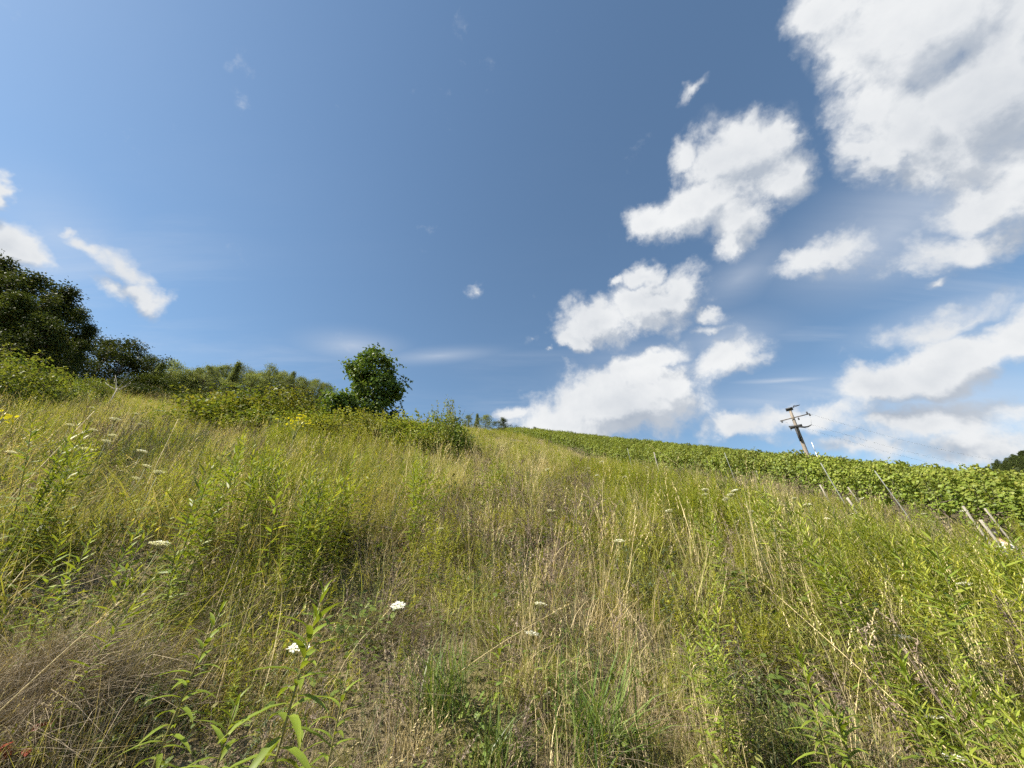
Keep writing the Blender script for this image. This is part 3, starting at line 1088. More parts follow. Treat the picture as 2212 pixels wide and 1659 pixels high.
VINES = [vine_mesh(81 + i) for i in range(5)]
VINE_FULL = []
ROW_DIR = nrm(np.array([-.20, 1.0]))
ROW_PERP = np.array([ROW_DIR[1], -ROW_DIR[0]])
ROW_AZ = math.atan2(ROW_DIR[1], ROW_DIR[0])
SPACE, GAP = 1.22, 1.9


def vine_pos(r, s):
    q = np.array([row_x(8.0), 8.0]) + ROW_PERP * GAP * r + ROW_DIR * s
    return q


names = ['front vine row', 'second vine row', 'third vine row']
for r in range(3):
    s0 = -3.0 if r == 0 else -2.0
    for i in range(44 if r == 0 else 30):
        s = s0 + i * SPACE
        q = vine_pos(r, s)
        z = float(H(*q))
        o = thing('grapevine', 'leafy trellised grapevine, %s from the near end of the %s' % (ordinal(i), names[r]), 'grapevine', (q[0], q[1], z - .04),
                  (rng.normal(0, .02), rng.normal(0, .02), ROW_AZ), (1, rng.uniform(.85, 1.2), rng.uniform(.88, 1.1)), names[r])
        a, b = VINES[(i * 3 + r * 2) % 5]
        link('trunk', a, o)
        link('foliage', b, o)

# the rows behind merge into one green surface
pts = []
for r in range(0, 42):
    s_from = 44 * SPACE - 3.0 if r == 0 else (30 * SPACE - 2.0 if r < 3 else -2.0)
    for s in np.arange(s_from, 112, SPACE * (1.0 if r < 14 else 1.15)):
        q = vine_pos(r, s)
        if math.hypot(*q) > 125:
            continue
        pts.append((q[0], q[1], float(H(*q)) - .04))
pts = np.array(pts)
n = len(pts)
comb = []
for a, b in VINES:
    comb.append(b)
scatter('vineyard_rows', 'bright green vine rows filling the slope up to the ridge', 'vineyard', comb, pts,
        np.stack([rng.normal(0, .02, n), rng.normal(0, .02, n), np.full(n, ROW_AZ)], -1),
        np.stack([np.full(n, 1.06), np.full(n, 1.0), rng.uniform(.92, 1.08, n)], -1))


# --- trellis and old fence posts.  foot and top given in the picture
def post(name, label, top, foot, hf, width, mat, square=False, group=None, dist=None):
    if dist is None:
        p = at(foot[0], foot[1], hf)
    else:
        p, _ = ground(foot[0], foot[1], dist)
    hd = math.hypot(p[0], p[1])
    # top pixel at the same distance
    r = ray(*top)
    t = hd / math.hypot(r[0], r[1])
    T = np.array([r[0] * t, r[1] * t, EYE + Z0 + r[2] * t])
    r2 = ray(*foot)
    t2 = hd / math.hypot(r2[0], r2[1])
    F = np.array([r2[0] * t2, r2[1] * t2, EYE + Z0 + r2[2] * t2])
    ax = T - F
    axn = ax / np.linalg.norm(ax)
    lo = F - axn * ((F[2] - (p[2] - .25)) / max(axn[2], .3))
    base = F - axn * ((F[2] - p[2]) / max(axn[2], .3))
    gz = float(H(base[0], base[1]))
    lo = base - axn * .25 + np.array([0, 0, min(0, gz - base[2])])
    ln = np.linalg.norm(T - lo)
    a = Acc()
    k = 6
    P = np.stack([np.zeros(k), np.zeros(k), np.linspace(0, ln, k)], -1) + np.append(rng.normal(0, .004, (k, 2)), np.zeros((k, 1)), 1)
    tubes(a, P, np.full(k, width / 2) * rng.uniform(.92, 1.05, k), 4 if square else 8)
    o = link(name, a.mesh(name, M[mat]))
    o.location = lo
    o.rotation_mode = 'QUATERNION'
    o.rotation_quaternion = Vector(T - lo).to_track_quat('Z', 'Y')
    tag(o, label, 'post', group)
    return o


post('wooden_post', 'thick weathered grey post leaning in front of the crouching person', (2118, 1123), (2170, 1190), .15, .07, 'post', False, 'old wooden posts', 14.6)
post('wooden_post', 'short pale weathered post leaning left of the crouching person, below the vines', (2080, 1093), (2094, 1112), .5, .055, 'post', False, 'old wooden posts', 15.2)
post('wooden_post', 'thin pale post just above the crouching person at the foot of the vines', (2127, 1098), (2144, 1119), .4, .045, 'post', False, 'old wooden posts', 17.0)
post('wooden_post', 'thick weathered post leaning left in the weeds below the middle of the vine row', (1830, 1075), (1853, 1110), .3, .07, 'post', False, 'old wooden posts', 15.5)
post('wooden_post', 'pale post behind and left of the thick weathered post', (1771, 1047), (1789, 1080), .3, .055, 'post', False, 'old wooden posts', 17.5)
post('wooden_post', 'short pale post between dark twigs at the foot of the front vines', (1832, 1052), (1846, 1072), .4, .045, 'post', False, 'old wooden posts', 18.5)
post('wooden_post', 'slim pale post beside the dark bramble bush, near the vines', (1634, 1017), (1643, 1048), .4, .045, 'post', False, 'old wooden posts', 20)
post('wooden_post', 'short grey post rising from the flowering bramble bush', (1569, 1029), (1574, 1045), .4, .045, 'post', False, 'old wooden posts', 21)
post('wooden_post', 'white topped post at the far left part of the vine row', (1413, 977), (1418, 996), .5, .07, 'post', False, 'old wooden posts', 24)
post('metal_post', 'tall thin galvanised trellis post left of the dark bramble bush', (1565, 978), (1587, 1036), .3, .028, 'steel', True, 'galvanised trellis posts', 19.5)
post('metal_post', 'galvanised trellis post in front of the vines above the thick weathered post', (1890, 1017), (1923, 1062), .4, .028, 'steel', True, 'galvanised trellis posts', 16.2)
post('metal_post', 'short bright metal post sticking out of the vine leaves below the power pole', (1773, 1000), (1786, 1022), .9, .034, 'steel', True, 'galvanised trellis posts', 17.6)
post('metal_post', 'thin metal post at the far left end of the dark vine wall', (1355, 968), (1361, 992), .5, .028, 'steel', True, 'galvanised trellis posts', 26)


# --- power pole behind the vines
def power_pole():
    D0 = 46.0
    p, htop = ground(1706, 885, D0)
    p2, _ = ground(1745, 982, D0)
    # the pole stands upright: foot under its top
    base = p
    o = thing('power_pole', 'leaning-looking concrete power pole with crossarm behind the vine rows', 'power pole', base)
    toc = -nrm(np.array([base[0], base[1], 0]))[:2]
    rt = np.array([-toc[1], toc[0]])             # to the viewer's right
    rt = -rt if rt[0] * base[1] - rt[1] * base[0] < 0 else rt
    k = D0 / (831.0 * .80)                       # rough metres per picture pixel there

    def V(dx, dz, dy=0.0):
        q = rt * dx + toc * dy
        return np.array([q[0], q[1], htop + dz])
    a = Acc()
    s = np.linspace(0, 1, 8)
    tubes(a, np.stack([0 * s, 0 * s, -.4 + s * (htop + .4)], -1), np.interp(s, [0, 1], [.21, .125]), 12)
    link('pole_shaft', a.mesh('pole_shaft', M['concrete']), o)
    a = Acc()
    box(a, V(-.02, .06), (.62, .5, .16), Euler((0, 0, math.atan2(rt[1], rt[0]))))
    link('pole_cap', a.mesh('pole_cap', M['black_iron']), o)
    cb = Acc()
    tubes(cb, np.array([V(-1.15, -1.05, .24), V(1.45, -.95, .24)]), [.05, .05], 4)
    arm = link('crossarm', cb.mesh('crossarm', M['bark']), o)
    for dx, dz in ((-1.0, -1.14), (1.25, -.82), (1.4, -1.06), (.42, -1.22)):
        a = Acc()
        q = V(dx, dz, .26)
        z = np.array([-.14, -.1, -.06, -.02, .02, .06, .1, .14])
        tubes(a, q + np.stack([0 * z, 0 * z, z], -1), [.03, .085, .04, .095, .04, .085, .04, .025], 8)
        link('insulator', a.mesh('insulator', M['black_iron']), o)
    a = Acc()
    tubes(a, np.array([V(.36, .1, .1), V(.45, .26, .1), V(.6, .2, .1), V(.95, .22, .1)]), [.05, .07, .06, .03], 6)
    link('top_bracket', a.mesh('top_bracket', M['black_iron']), o)
    a = Acc()
    box(a, V(0, -1.95, .2), (1.0, .34, .2), Euler((0, 0, math.atan2(rt[1], rt[0]))))
    tubes(a, np.array([V(-.6, -1.82, .3), V(.0, -1.95, .35), V(.6, -2.2, .3), V(.9, -2.22, .3), V(1.25, -2.1, .3)]), [.06, .1, .08, .07, .03], 6)
    tubes(a, np.array([V(-.55, -1.85, .3), V(-.5, -2.25, .3)]), [.04, .03], 5)
    link('switch_gear', a.mesh('switch_gear', M['black_iron']), o)
    a = Acc()
    tubes(a, np.array([V(-.1, -2.05, .27), V(-.09, -3.5, .29)]), [.1, .1], 6)  # dark strip down the shaft below the switch gear, left of centre
    link('dark_strip', a.mesh('dark_strip', M['black_iron']), o)
    a = Acc()
    tubes(a, np.array([V(1.4, -1.2, .26), V(1.3, -1.7, .3), V(1.22, -2.1, .3)]), [.012, .012, .012], 4)
    link('jumper_wire', a.mesh('jumper_wire', M['cable']), o)
    # overhead lines run down the slope to the right
    for i, (dx, dz, lab) in enumerate(((1.45, -1.0, 'uppermost thin overhead line running right from the pole crossarm'), (1.25, -2.1, 'middle thin overhead line running right from the pole'),
                                       (-.9, -1.15, 'lowest thin overhead line running right from the pole'))):
        st = V(dx, dz, .25) + base
        en, hh = ground(2330, 985 + i * 14, 170)
        en = en + np.array([0, 0, hh - 2 + (1 - i) * .8])
        s = np.linspace(0, 1, 24)
        P = st + (en - st) * s[:, None]
        P[:, 2] -= 5.0 * 4 * s * (1 - s) * .55
        a = Acc()
        tubes(a, P - st, np.full(24, .007), 4)
        c = link('overhead_line', a.mesh('overhead_line', M['cable']), None, st)
        tag(c, lab, 'cable', 'overhead lines')
    # slim white marker pole beside it
    q, h = ground(1753, 955, 40.0)
    m = thing('marker_pole', 'slim white pole with a dark band right of the power pole', 'marker pole', q)
    a = Acc()
    tubes(a, np.array([[0, 0, -.2], [0, 0, h * .5], [0, 0, h]]), [.024, .023, .022], 8)
    link('shaft', a.mesh('shaft', M['white_paint']), m)
    a = Acc()
    tubes(a, np.array([[0, 0, h - .85], [0, 0, h - .45]]), [.028, .028], 8)
    link('dark_band', a.mesh('dark_band', M['cable']), m)


power_pole()


# --- person crouching in the weeds beside the vines
def person():
    D0 = 17.2
    p, hh = ground(2151, 1156, D0)               # head centre
    hh = min(max(hh, .6), 1.45)
    o = thing('person', 'dark-haired person in a white shirt crouching behind a leaning post by the vines', 'person', (p[0], p[1], p[2]), (0, 0, R(130)))
    k = hh / .86
    o.location = (p[0] - .25 * k * math.cos(R(130)), p[1] - .25 * k * math.sin(R(130)), p[2])
    J = {'pel': (0, 0, .30), 'sp': (.10, 0, .46), 'ch': (.20, 0, .63), 'nk': (.235, 0, .73), 'hd': (.25, 0, .80), 'tp': (.26, 0, .93),
         'hl': (.03, .10, .28), 'kl': (.34, .15, .44), 'al': (.12, .15, .09), 'fl': (.27, .16, .04),
         'hr': (.03, -.10, .28), 'kr': (.34, -.15, .42), 'ar': (.12, -.15, .09), 'fr': (.27, -.16, .04),
         'sl': (.19, .18, .64), 'el': (.30, .24, .44), 'wl': (.46, .17, .40), 'gl': (.53, .15, .38),
         'sr': (.19, -.18, .64), 'er': (.30, -.24, .44), 'wr': (.46, -.17, .40), 'gr': (.53, -.15, .38)}
    rad = {'pel': .15, 'sp': .14, 'ch': .145, 'nk': .055, 'hd': .085, 'tp': .06, 'hl': .10, 'kl': .065, 'al': .045, 'fl': .04, 'hr': .10, 'kr': .065, 'ar': .045, 'fr': .04,
           'sl': .07, 'el': .048, 'wl': .032, 'gl': .035, 'sr': .07, 'er': .048, 'wr': .032, 'gr': .035}
    E_ = [('pel', 'sp'), ('sp', 'ch'), ('ch', 'nk'), ('nk', 'hd'), ('hd', 'tp'), ('pel', 'hl'), ('hl', 'kl'), ('kl', 'al'), ('al', 'fl'), ('pel', 'hr'), ('hr', 'kr'), ('kr', 'ar'), ('ar', 'fr'),
          ('ch', 'sl'), ('sl', 'el'), ('el', 'wl'), ('wl', 'gl'), ('ch', 'sr'), ('sr', 'er'), ('er', 'wr'), ('wr', 'gr')]

    def skin(name, keys, edges, grow, mat):
        me = bpy.data.meshes.new(name)
        ks = list(keys)
        me.from_pydata([J[q] for q in ks], [(ks.index(a), ks.index(b)) for a, b in edges], [])
        ob = link(name, me, o, None, None, k)
        md = ob.modifiers.new('skin', 'SKIN')
        for i, q in enumerate(ks):
            me.skin_vertices[0].data[i].radius = (rad[q] * grow, rad[q] * grow)
        me.skin_vertices[0].data[0].use_root = True
        sb = ob.modifiers.new('sub', 'SUBSURF')
        sb.levels = sb.render_levels = 2
        me.materials.append(M[mat])
        return ob
    skin('body', J.keys(), E_, 1.0, 'skin')
    skin('shirt', ['ch', 'sp', 'sl', 'el', 'sr', 'er'], [('ch', 'sp'), ('ch', 'sl'), ('sl', 'el'), ('ch', 'sr'), ('sr', 'er')], 1.16, 'shirt')
    skin('trousers', ['pel', 'hl', 'kl', 'al', 'hr', 'kr', 'ar'], [('pel', 'hl'), ('hl', 'kl'), ('kl', 'al'), ('pel', 'hr'), ('hr', 'kr'), ('kr', 'ar')], 1.14, 'trouser')
    a = Acc()
    th, ph = np.meshgrid(np.linspace(0, np.pi * .62, 9), np.arange(14) * 2 * np.pi / 14, indexing='ij')
    rr = .112 + .006 * np.sin(5 * ph)
    v = np.stack([.243 + rr * np.sin(th) * np.cos(ph) * 1.08 - .02 * np.sin(th), rr * np.sin(th) * np.sin(ph) * .92, .862 + rr * np.cos(th) * 1.05], -1).reshape(-1, 3)
    i = np.arange(8)[:, None] * 14
    j = np.arange(14)[None]
    a.add(v, np.stack([i + j, i + 14 + j, i + 14 + (j + 1) % 14, i + (j + 1) % 14], -1).reshape(-1, 4))
    link('hair', a.mesh('hair', M['hair']), o, None, None, k)


person()

# ------------------------------------------------------------------ meadow plants (prototypes)
def with_rng(seed):
    global rng
    keep = rng
    rng = np.random.default_rng(seed)
    return keep


def goldenrod_stem(lv, st, base, hgt, lean, az, nleaf, ll, lod, drylow=.25):
    k = 5
    s = np.linspace(0, 1, k)
    P = np.asarray(base) + np.stack([np.cos(az) * lean * hgt * s ** 1.7, np.sin(az) * lean * hgt * s ** 1.7, hgt * s], -1)
    tubes(st, P, np.linspace(.0036, .0014, k) * (hgt / .9), 3, np.where(False, 0, .25))
    t = drylow * .5 + (1 - drylow * .5) * np.linspace(0, 1, nleaf) ** .85
    a = np.arange(nleaf) * 2.39996 + rng.uniform(0, 6)
    B = np.stack([np.interp(t, s, P[:, i]) for i in range(3)], -1)
    el = np.radians(-8 + 70 * t ** 1.6) + rng.normal(0, .12, nleaf)
    D = np.stack([np.cos(a) * np.cos(el), np.sin(a) * np.cos(el), np.sin(el)], -1)
    L = ll * (.45 + .75 * np.sin(np.pi * np.clip(.12 + .78 * t, 0, 1))) * rng.uniform(.8, 1.2, nleaf)
    L = np.where(t > .93, L * .6, L)
    tint = np.clip(.9 - 4.0 * (t - drylow * .5) + rng.normal(0, .12, nleaf), 0, 1) * (t < .42) + np.clip(rng.normal(.15, .15, nleaf), 0, .5) * (t >= .42) + .22 * (t > .85)
    leaves(lv, B, D, L, L * .125 + .002, .28 * (1 - .7 * t), np.clip(tint, 0, 1), lod=lod)


def goldenrod_clump(seed, stems=6, lod=0):
    keep = with_rng(seed)
    lv = Acc()
    for i in range(stems):
        b = np.append(rng.normal(0, .10, 2), 0)
        goldenrod_stem(lv, lv, b, rng.uniform(.55, 1.0), rng.uniform(.0, .28), rng.uniform(0, 6.28), 58, .066, lod)
    globals()['rng'] = keep
    return lv.mesh('goldenrod_clump', M['goldenrod'])


def grass_clump(seed, n, lo, hi, w, lean, tint, mat, rad=.15, seed_heads=0, name='grass_clump'):
    keep = with_rng(seed)
    a = Acc()
    base = np.concatenate([rng.normal(0, rad, (n, 2)), np.zeros((n, 1))], 1)
    blades(a, base, rng.uniform(0, 6.28, n), rng.uniform(lo, hi, n), np.abs(rng.normal(lean, lean * .6, n)), w * rng.uniform(.7, 1.3, n), np.clip(rng.normal(tint, .25, n), 0, 1))
    if seed_heads:
        m = seed_heads
        base = np.concatenate([rng.normal(0, rad * .8, (m, 2)), np.zeros((m, 1))], 1)
        az = rng.uniform(0, 6.28, m)
        L = rng.uniform(.75, 1.15, m) * hi * 1.25
        le = np.abs(rng.normal(.14, .12, m))
        tip = blades(a, base, az, L, le, np.full(m, .0042), np.clip(rng.normal(.15, .2, m), 0, 1), 2.0, 5)
        for j in range(m):
            q = 12
            s = np.linspace(.0, 1, q)
            hd = np.array([math.cos(az[j]), math.sin(az[j]), 0])
            ax = nrm(np.array([0, 0, 1.0]) + hd * le[j] * 2.2)
            ln = rng.uniform(.09, .17)
            Pq = tip[j] - ax * ln * .15 + ax * ln * s[:, None]
            d = ax * 1.0 + rng.normal(0, .33, (q, 3))
            leaves(a, Pq, d, .024 * rng.uniform(.7, 1.3, q), .0055, .1, np.clip(rng.normal(.1, .2, q), 0, 1), lod=0)
    globals()['rng'] = keep
    return a.mesh(name, M[mat])


def mugwort_clump(seed):
    keep = with_rng(seed)
    a = Acc()
    for i in range(4):
        hgt = rng.uniform(.55, .95)
        b = np.append(rng.normal(0, .11, 2), 0)
        az, le = rng.uniform(0, 6.28), rng.uniform(0, .15)
        s = np.linspace(0, 1, 4)
        P = b + np.stack([np.cos(az) * le * hgt * s ** 1.6, np.sin(az) * le * hgt * s ** 1.6, hgt * s], -1)
        tubes(a, P, np.linspace(.004, .0015, 4), 3, .9)
        n = 80
        t = np.linspace(.12, 1, n)
        B = np.stack([np.interp(t, s, P[:, j]) for j in range(3)], -1)
        aa = np.arange(n) * 2.4 + rng.uniform(0, 6)
        el = np.radians(15 + 50 * t) + rng.normal(0, .2, n)
        D = np.stack([np.cos(aa) * np.cos(el), np.sin(aa) * np.cos(el), np.sin(el)], -1)
        leaves(a, B, D, .055 * rng.uniform(.6, 1.2, n) * (1.15 - .55 * t), .0065, .12, np.clip(.75 - 1.5 * t + rng.normal(0, .2, n), 0, 1), lod=0)
    globals()['rng'] = keep
    return a.mesh('mugwort_clump', M['mugwort'])


def weed_clump(seed):
    keep = with_rng(seed)
    a = Acc()
    for i in range(3):
        hgt = rng.uniform(.5, .9)
        b = np.append(rng.normal(0, .1, 2), 0)
        az, le = rng.uniform(0, 6.28), rng.uniform(0, .25)
        s = np.linspace(0, 1, 4)
        P = b + np.stack([np.cos(az) * le * hgt * s, np.sin(az) * le * hgt * s, hgt * s], -1)
        tubes(a, P, np.linspace(.0045, .002, 4), 3, rng.uniform(0, .6))
        for j in range(9):
            t = rng.uniform(.35, 1)
            q = np.array([np.interp(t, s, P[:, c]) for c in range(3)])
            d = nrm(rng.normal(size=3) * np.array([1, 1, .3]) + np.array([0, 0, 1.0]))
            e = q + d * rng.uniform(.08, .2)
            tubes(a, np.array([q, e]), [.0018, .001], 3, rng.uniform(.2, .8))
            n = 9
            leaves(a, q + (e - q) * rng.random((n, 1)), rng.normal(size=(n, 3)) + [0, 0, .4], .022 * rng.uniform(.6, 1.4, n), .008, .1, rng.uniform(0, 1, n), lod=0)
    globals()['rng'] = keep
    return a.mesh('dead_weed_clump', M['weed'])


def herb_clump(seed):
    keep = with_rng(seed)
    a = Acc()
    n = 46
    P = np.concatenate([rng.normal(0, .15, (n, 2)), rng.uniform(.02, .26, (n, 1))], 1)
    az = rng.uniform(0, 6.28, n)
    el = rng.uniform(-.1, .8, n)
    D = np.stack([np.cos(az) * np.cos(el), np.sin(az) * np.cos(el), np.sin(el)], -1)
    L = rng.uniform(.035, .085, n)
    leaves(a, P, D, L, L * .48, .3, np.clip(rng.normal(.25, .3, n), 0, 1), lod=1)
    globals()['rng'] = keep
    return a.mesh('herb_clump', M['herb'])


def tangle_clump(seed, mat, n=260, hgt=.6, ll=.03, rad=.17, tint=.3):
    """sprawling fine-leaved stems: vetch, bedstraw, young shoots"""
    keep = with_rng(seed)
    a = Acc()
    m = 12
    s = np.linspace(0, 1, 5)
    az = rng.uniform(0, 6.28, m)
    ln = rng.uniform(.5, 1.0, m) * hgt
    le = rng.uniform(.1, .7, m)
    b = np.concatenate([rng.normal(0, rad * .5, (m, 2)), np.zeros((m, 1))], 1)
    P = b[:, None] + np.stack([np.cos(az)[:, None] * (le * ln)[:, None] * s ** 1.5, np.sin(az)[:, None] * (le * ln)[:, None] * s ** 1.5, ln[:, None] * s * (1 - .3 * le[:, None] * s)], -1)
    P[:, 1:] += rng.normal(0, .012, (m, 4, 3))
    tubes(a, P, np.tile(np.linspace(.0022, .001, 5), (m, 1)), 3, .55)
    i = rng.integers(0, m, n)
    t = rng.uniform(.2, 1.0, n) ** .8 * 4
    f = np.floor(np.minimum(t, 3.999)).astype(int)
    B = P[i, f] + (P[i, f + 1] - P[i, f]) * (t - f)[:, None]
    leaves(a, B, rng.normal(size=(n, 3)) + np.array([0, 0, .35]), ll * rng.uniform(.6, 1.5, n), ll * .34, .15, np.clip(rng.normal(tint, .28, n) + .3 * (t < 1.3), 0, 1), lod=0)
    globals()['rng'] = keep
    return a.mesh('tangle_clump', M[mat])


GOLD = [goldenrod_clump(101 + i) for i in range(5)]
GRASS = [grass_clump(111 + i, 70, .28, .68, .0065, .6, .35, 'grass', .16, 1) for i in range(4)]
STRAW = [grass_clump(121 + i, 40, .25, .7, .0048, .6, .4, 'straw', .14, 4, 'dry_grass_clump') for i in range(4)]
STRAWT = [grass_clump(126 + i, 14, .3, .7, .0045, .2, .2, 'straw', .08, 12, 'tall_dry_grass_clump') for i in range(3)]
MUG = [mugwort_clump(131 + i) for i in range(3)]
WEED = [weed_clump(141 + i) for i in range(3)]
TANGLE = [tangle_clump(181 + i, 'goldenrod', 260, .48, .036) for i in range(3)] + [tangle_clump(191 + i, 'mugwort', 240, .42, .03) for i in range(2)]
HERB = [herb_clump(151 + i) for i in range(3)]
SEDGE = [grass_clump(161 + i, 150, .35, .72, .009, .75, .15, 'sedge', .09, 0, 'sedge_tussock') for i in range(2)]
THATCH = [grass_clump(171 + i, 120, .3, .75, .0042, 1.25, .5, 'thatch', .2, 0, 'thatch_clump') for i in range(3)]


def field(x, y, s, seed):
    """cheap smooth noise 0..1 for species patches"""
    r = np.random.default_rng(seed)
    v = np.zeros_like(x)
    for i in range(7):
        a = r.uniform(0, 6.28)
        f = s * r.uniform(.6, 1.7)
        v += np.sin((x * np.cos(a) + y * np.sin(a)) * f + r.uniform(0, 6.28))
    return 1 / (1 + np.exp(-v * .9))


def patch(x, y, seed, lo=.38, hi=.6):
    return smooth(lo, hi, .45 * field(x, y, .7, seed) + .55 * field(x, y, 2.4, seed + 50))


def sample(dens, bands):
    """random points on the hillside; bands = (r0, r1, factor, half angle)"""
    xs, ys = [], []
    for r0, r1, f, ha in bands:
        area = (r1 * r1 - r0 * r0) * ha
        n = int(area * dens * f)
        r = np.sqrt(rng.uniform(r0 * r0, r1 * r1, n))
        a = rng.uniform(-ha, ha, n)
        xs.append(r * np.sin(a))
        ys.append(r * np.cos(a))
    return np.concatenate(xs), np.concatenate(ys)


BANDS = [(1.15, 3.0, 1.0, 1.75), (3.0, 9, 1.0, 1.65), (9, 20, .72, 1.3), (20, 42, .36, 1.2), (42, 95, .10, 1.15)]
LEANX, LEANY = .10, -.12          # everything leans a little downhill and to the right


def px_of(x, y, z):
    """picture position of a point, used only to choose which species grows where in the near meadow"""
    dz = z - (EYE + Z0)
    fw = y * math.cos(PITCH) + dz * math.sin(PITCH)
    up = -y * math.sin(PITCH) + dz * math.cos(PITCH)
    fw = np.maximum(fw, .05)
    return 1106 + FPX * x / fw, 829.5 - FPX * up / fw


MOUND = at(70, 1500, .16)[:2]     # heap of dead grass, front left
OPEN = [at(664, 1262, .98)[:2], at(505, 1500, .5)[:2], at(1141, 1372, .6)[:2], at(605, 1398, .6)[:2], at(1715, 1395, .72)[:2], at(1925, 1400, .74)[:2], at(1478, 1352, .7)[:2], at(2160, 1480, .6)[:2], at(443, 1300, .72)[:2]]
NEARGAP = [at(990, 1530, 0)[:2], at(1260, 1560, 0)[:2]]


def spread(name, label, cat, protos, dens, weight, smin, smax, tilt=.12, near=1.0, bands=BANDS):
    x, y = sample(dens, bands)
    d = np.hypot(x, y)
    w = weight(x, y, d)
    # keep clear of the vine rows, the path and the bramble hedge
    off = x - row_x(y)
    w = w * np.where((off > -.6), .12, 1.0) * np.where((off > -2.9) & (off <= -.6) & (y > 6) & (y < 18), .75, 1.0)
    w = w * np.where((off > 1.5) & (d > 12), 0, 1)
    dm = np.hypot(x - MOUND[0], y - MOUND[1])
    if name != 'dead_grass_heap':
        w = w * np.where(dm < .27, .05, 1)
    for hp in ([] if name.startswith(('short', 'low', 'ground')) else OPEN):   # little shade and crowding round the plants that stand out in front
        hd = math.hypot(*hp)
        al = (x * hp[0] + y * hp[1]) / hd
        ac = np.abs(x * hp[1] - y * hp[0]) / hd
        w = w * np.where((ac < .2) & (al > hd - 1.1) & (al < hd + .15), .1, 1.0)
    keep = rng.random(len(x)) < w
    x, y, d = x[keep], y[keep], d[keep]
    n = len(x)
    z = H(x, y) - .02
    s = rng.uniform(smin, smax, n) * np.interp(d, [1.5, 2.2, 3.2, 4.8, 20, 45, 90], [.34 * near, .48 * near, .74, 1.0, 1.0, 1.15, 1.6])
    off = x - row_x(y)
    s = s * np.where((off > -2.9) & (y > 5) & (y < 19), .95, 1.0)
    s = s * np.where((np.abs(np.arctan2(x, y) - R(49.8)) < .02) & (d > 9) & (d < 19), .5, 1.0)
    if not name.startswith(('short', 'low', 'ground')):
        s = s * (.62 + .55 * patch(x, y, 30 + sum(map(ord, name)) % 7, .25, .75))
    turn = np.stack([rng.normal(-LEANY, tilt, n), rng.normal(LEANX, tilt, n), rng.uniform(0, 6.28, n)], -1)
    return scatter(name, label, cat, protos, np.stack([x, y, z], -1), turn, s)


def w_gold(x, y, d):
    g = patch(x, y, 1)
    right = smooth(-1.0, 3.0, x - .1 * y)
    left = smooth(.5, 3.5, -x - .12 * y)
    w = .06 + .94 * g
    w = w * (.55 + .45 * right)
    w = w * np.interp(d, [2.0, 3.0, 4.5], [.6, .75, 1.0])
    w = w * (1 - .65 * np.exp(-(((x + .2 * y) / 2.2) ** 2 + ((y - 9) / 4.0) ** 2)))   # straw patch up the middle
    return np.clip(w, 0, 1)


def w_straw(x, y, d):
    w = .06 + .94 * patch(x, y, 2, .46, .66)
    w = w + .6 * np.exp(-(((x + .2 * y) / 2.4) ** 2 + ((y - 9) / 5.0) ** 2)) + .45 * smooth(2, 8, -x - .3 * y) * smooth(5, 9, d)
    w = w + np.interp(d, [2.0, 3.5, 5], [.12, .1, 0])
    return np.clip(w, 0, 1)


def w_grass(x, y, d):
    return .2 + .8 * patch(x, y, 3, .34, .58)


def w_mug(x, y, d):
    return patch(x, y, 4, .5, .66) * np.where(d > 30, .2, 1.0)


def w_weed(x, y, d):
    f = field(x, y, .9, 5)
    return (.15 + .85 * smooth(.5, .85, f)) * np.where(d > 22, .3, 1.0) + .3 * np.exp(-(((x + 1.0) / 1.6) ** 2 + ((y - 2.8) / 1.2) ** 2))


def w_herb(x, y, d):
    return np.where(d > 16, .25, 1.0) * (.4 + .6 * field(x, y, .7, 6))


spread('goldenrod_stand', 'yellow-green leafy goldenrod stems filling the wild meadow', 'goldenrod', GOLD, 17, w_gold, .6, 1.08, .13)
spread('vetch_tangle', 'fine-leaved tangled green plants woven through the meadow', 'tangled plants', TANGLE, 11, lambda x, y, d: .12 + .88 * patch(x, y, 8, .38, .6), .7, 1.3, .25)
spread('meadow_grass', 'tangled olive green meadow grass across the slope', 'grass', GRASS, 13, w_grass, .7, 1.25, .2)
spread('dry_grass', 'pale straw-coloured dry grass with seed heads through the meadow', 'dry grass', STRAW, 9.5, w_straw, .7, 1.2, .2)
NEARB = [(.9, 3.2, 1.0, 1.8)]
spread('short_dry_grass', 'short pale dry grass at the very front of the meadow', 'dry grass', STRAW, 15, lambda x, y, d: .5 + .5 * smooth(.4, .65, field(x, y, 2.2, 12)), 0.6, 1.0, .3, bands=NEARB)
spread('short_green_grass', 'short green grass at the very front of the meadow', 'grass', GRASS, 20, lambda x, y, d: .55 + .45 * smooth(.35, .6, field(x, y, 2.0, 13)), 0.6, 1.0, .3, bands=NEARB)
spread('tall_dry_grass', 'tall thin bleached grass stalks standing above the meadow', 'dry grass', STRAWT, 3.0, w_straw, .75, 1.15, .16)
spread('mugwort', 'grey-green feathery mugwort stems mixed into the meadow', 'mugwort', MUG, 7, w_mug, .7, 1.15, .12)
spread('dead_weeds', 'brown withered weed stalks standing in the meadow', 'dead weeds', WEED, 6, w_weed, .7, 1.2, .2)
spread('low_herbs', 'low broad-leaved green herbs near the ground of the meadow', 'herbs', HERB, 13, w_herb, .7, 1.35, .25, bands=[(1.0, 3.2, 2.2, 1.75), (3.2, 9, 1.0, 1.65), (9, 20, .5, 1.3)])
spread('ground_litter', 'brown dead grass litter covering the soil between the plants', 'grass litter', THATCH, 9, lambda x, y, d: np.full_like(x, .95), .45, .85, .3,
       bands=[(.5, 3.5, 2.4, 1.9), (3.5, 9, 1.0, 1.9), (9, 20, .4, 1.3)])


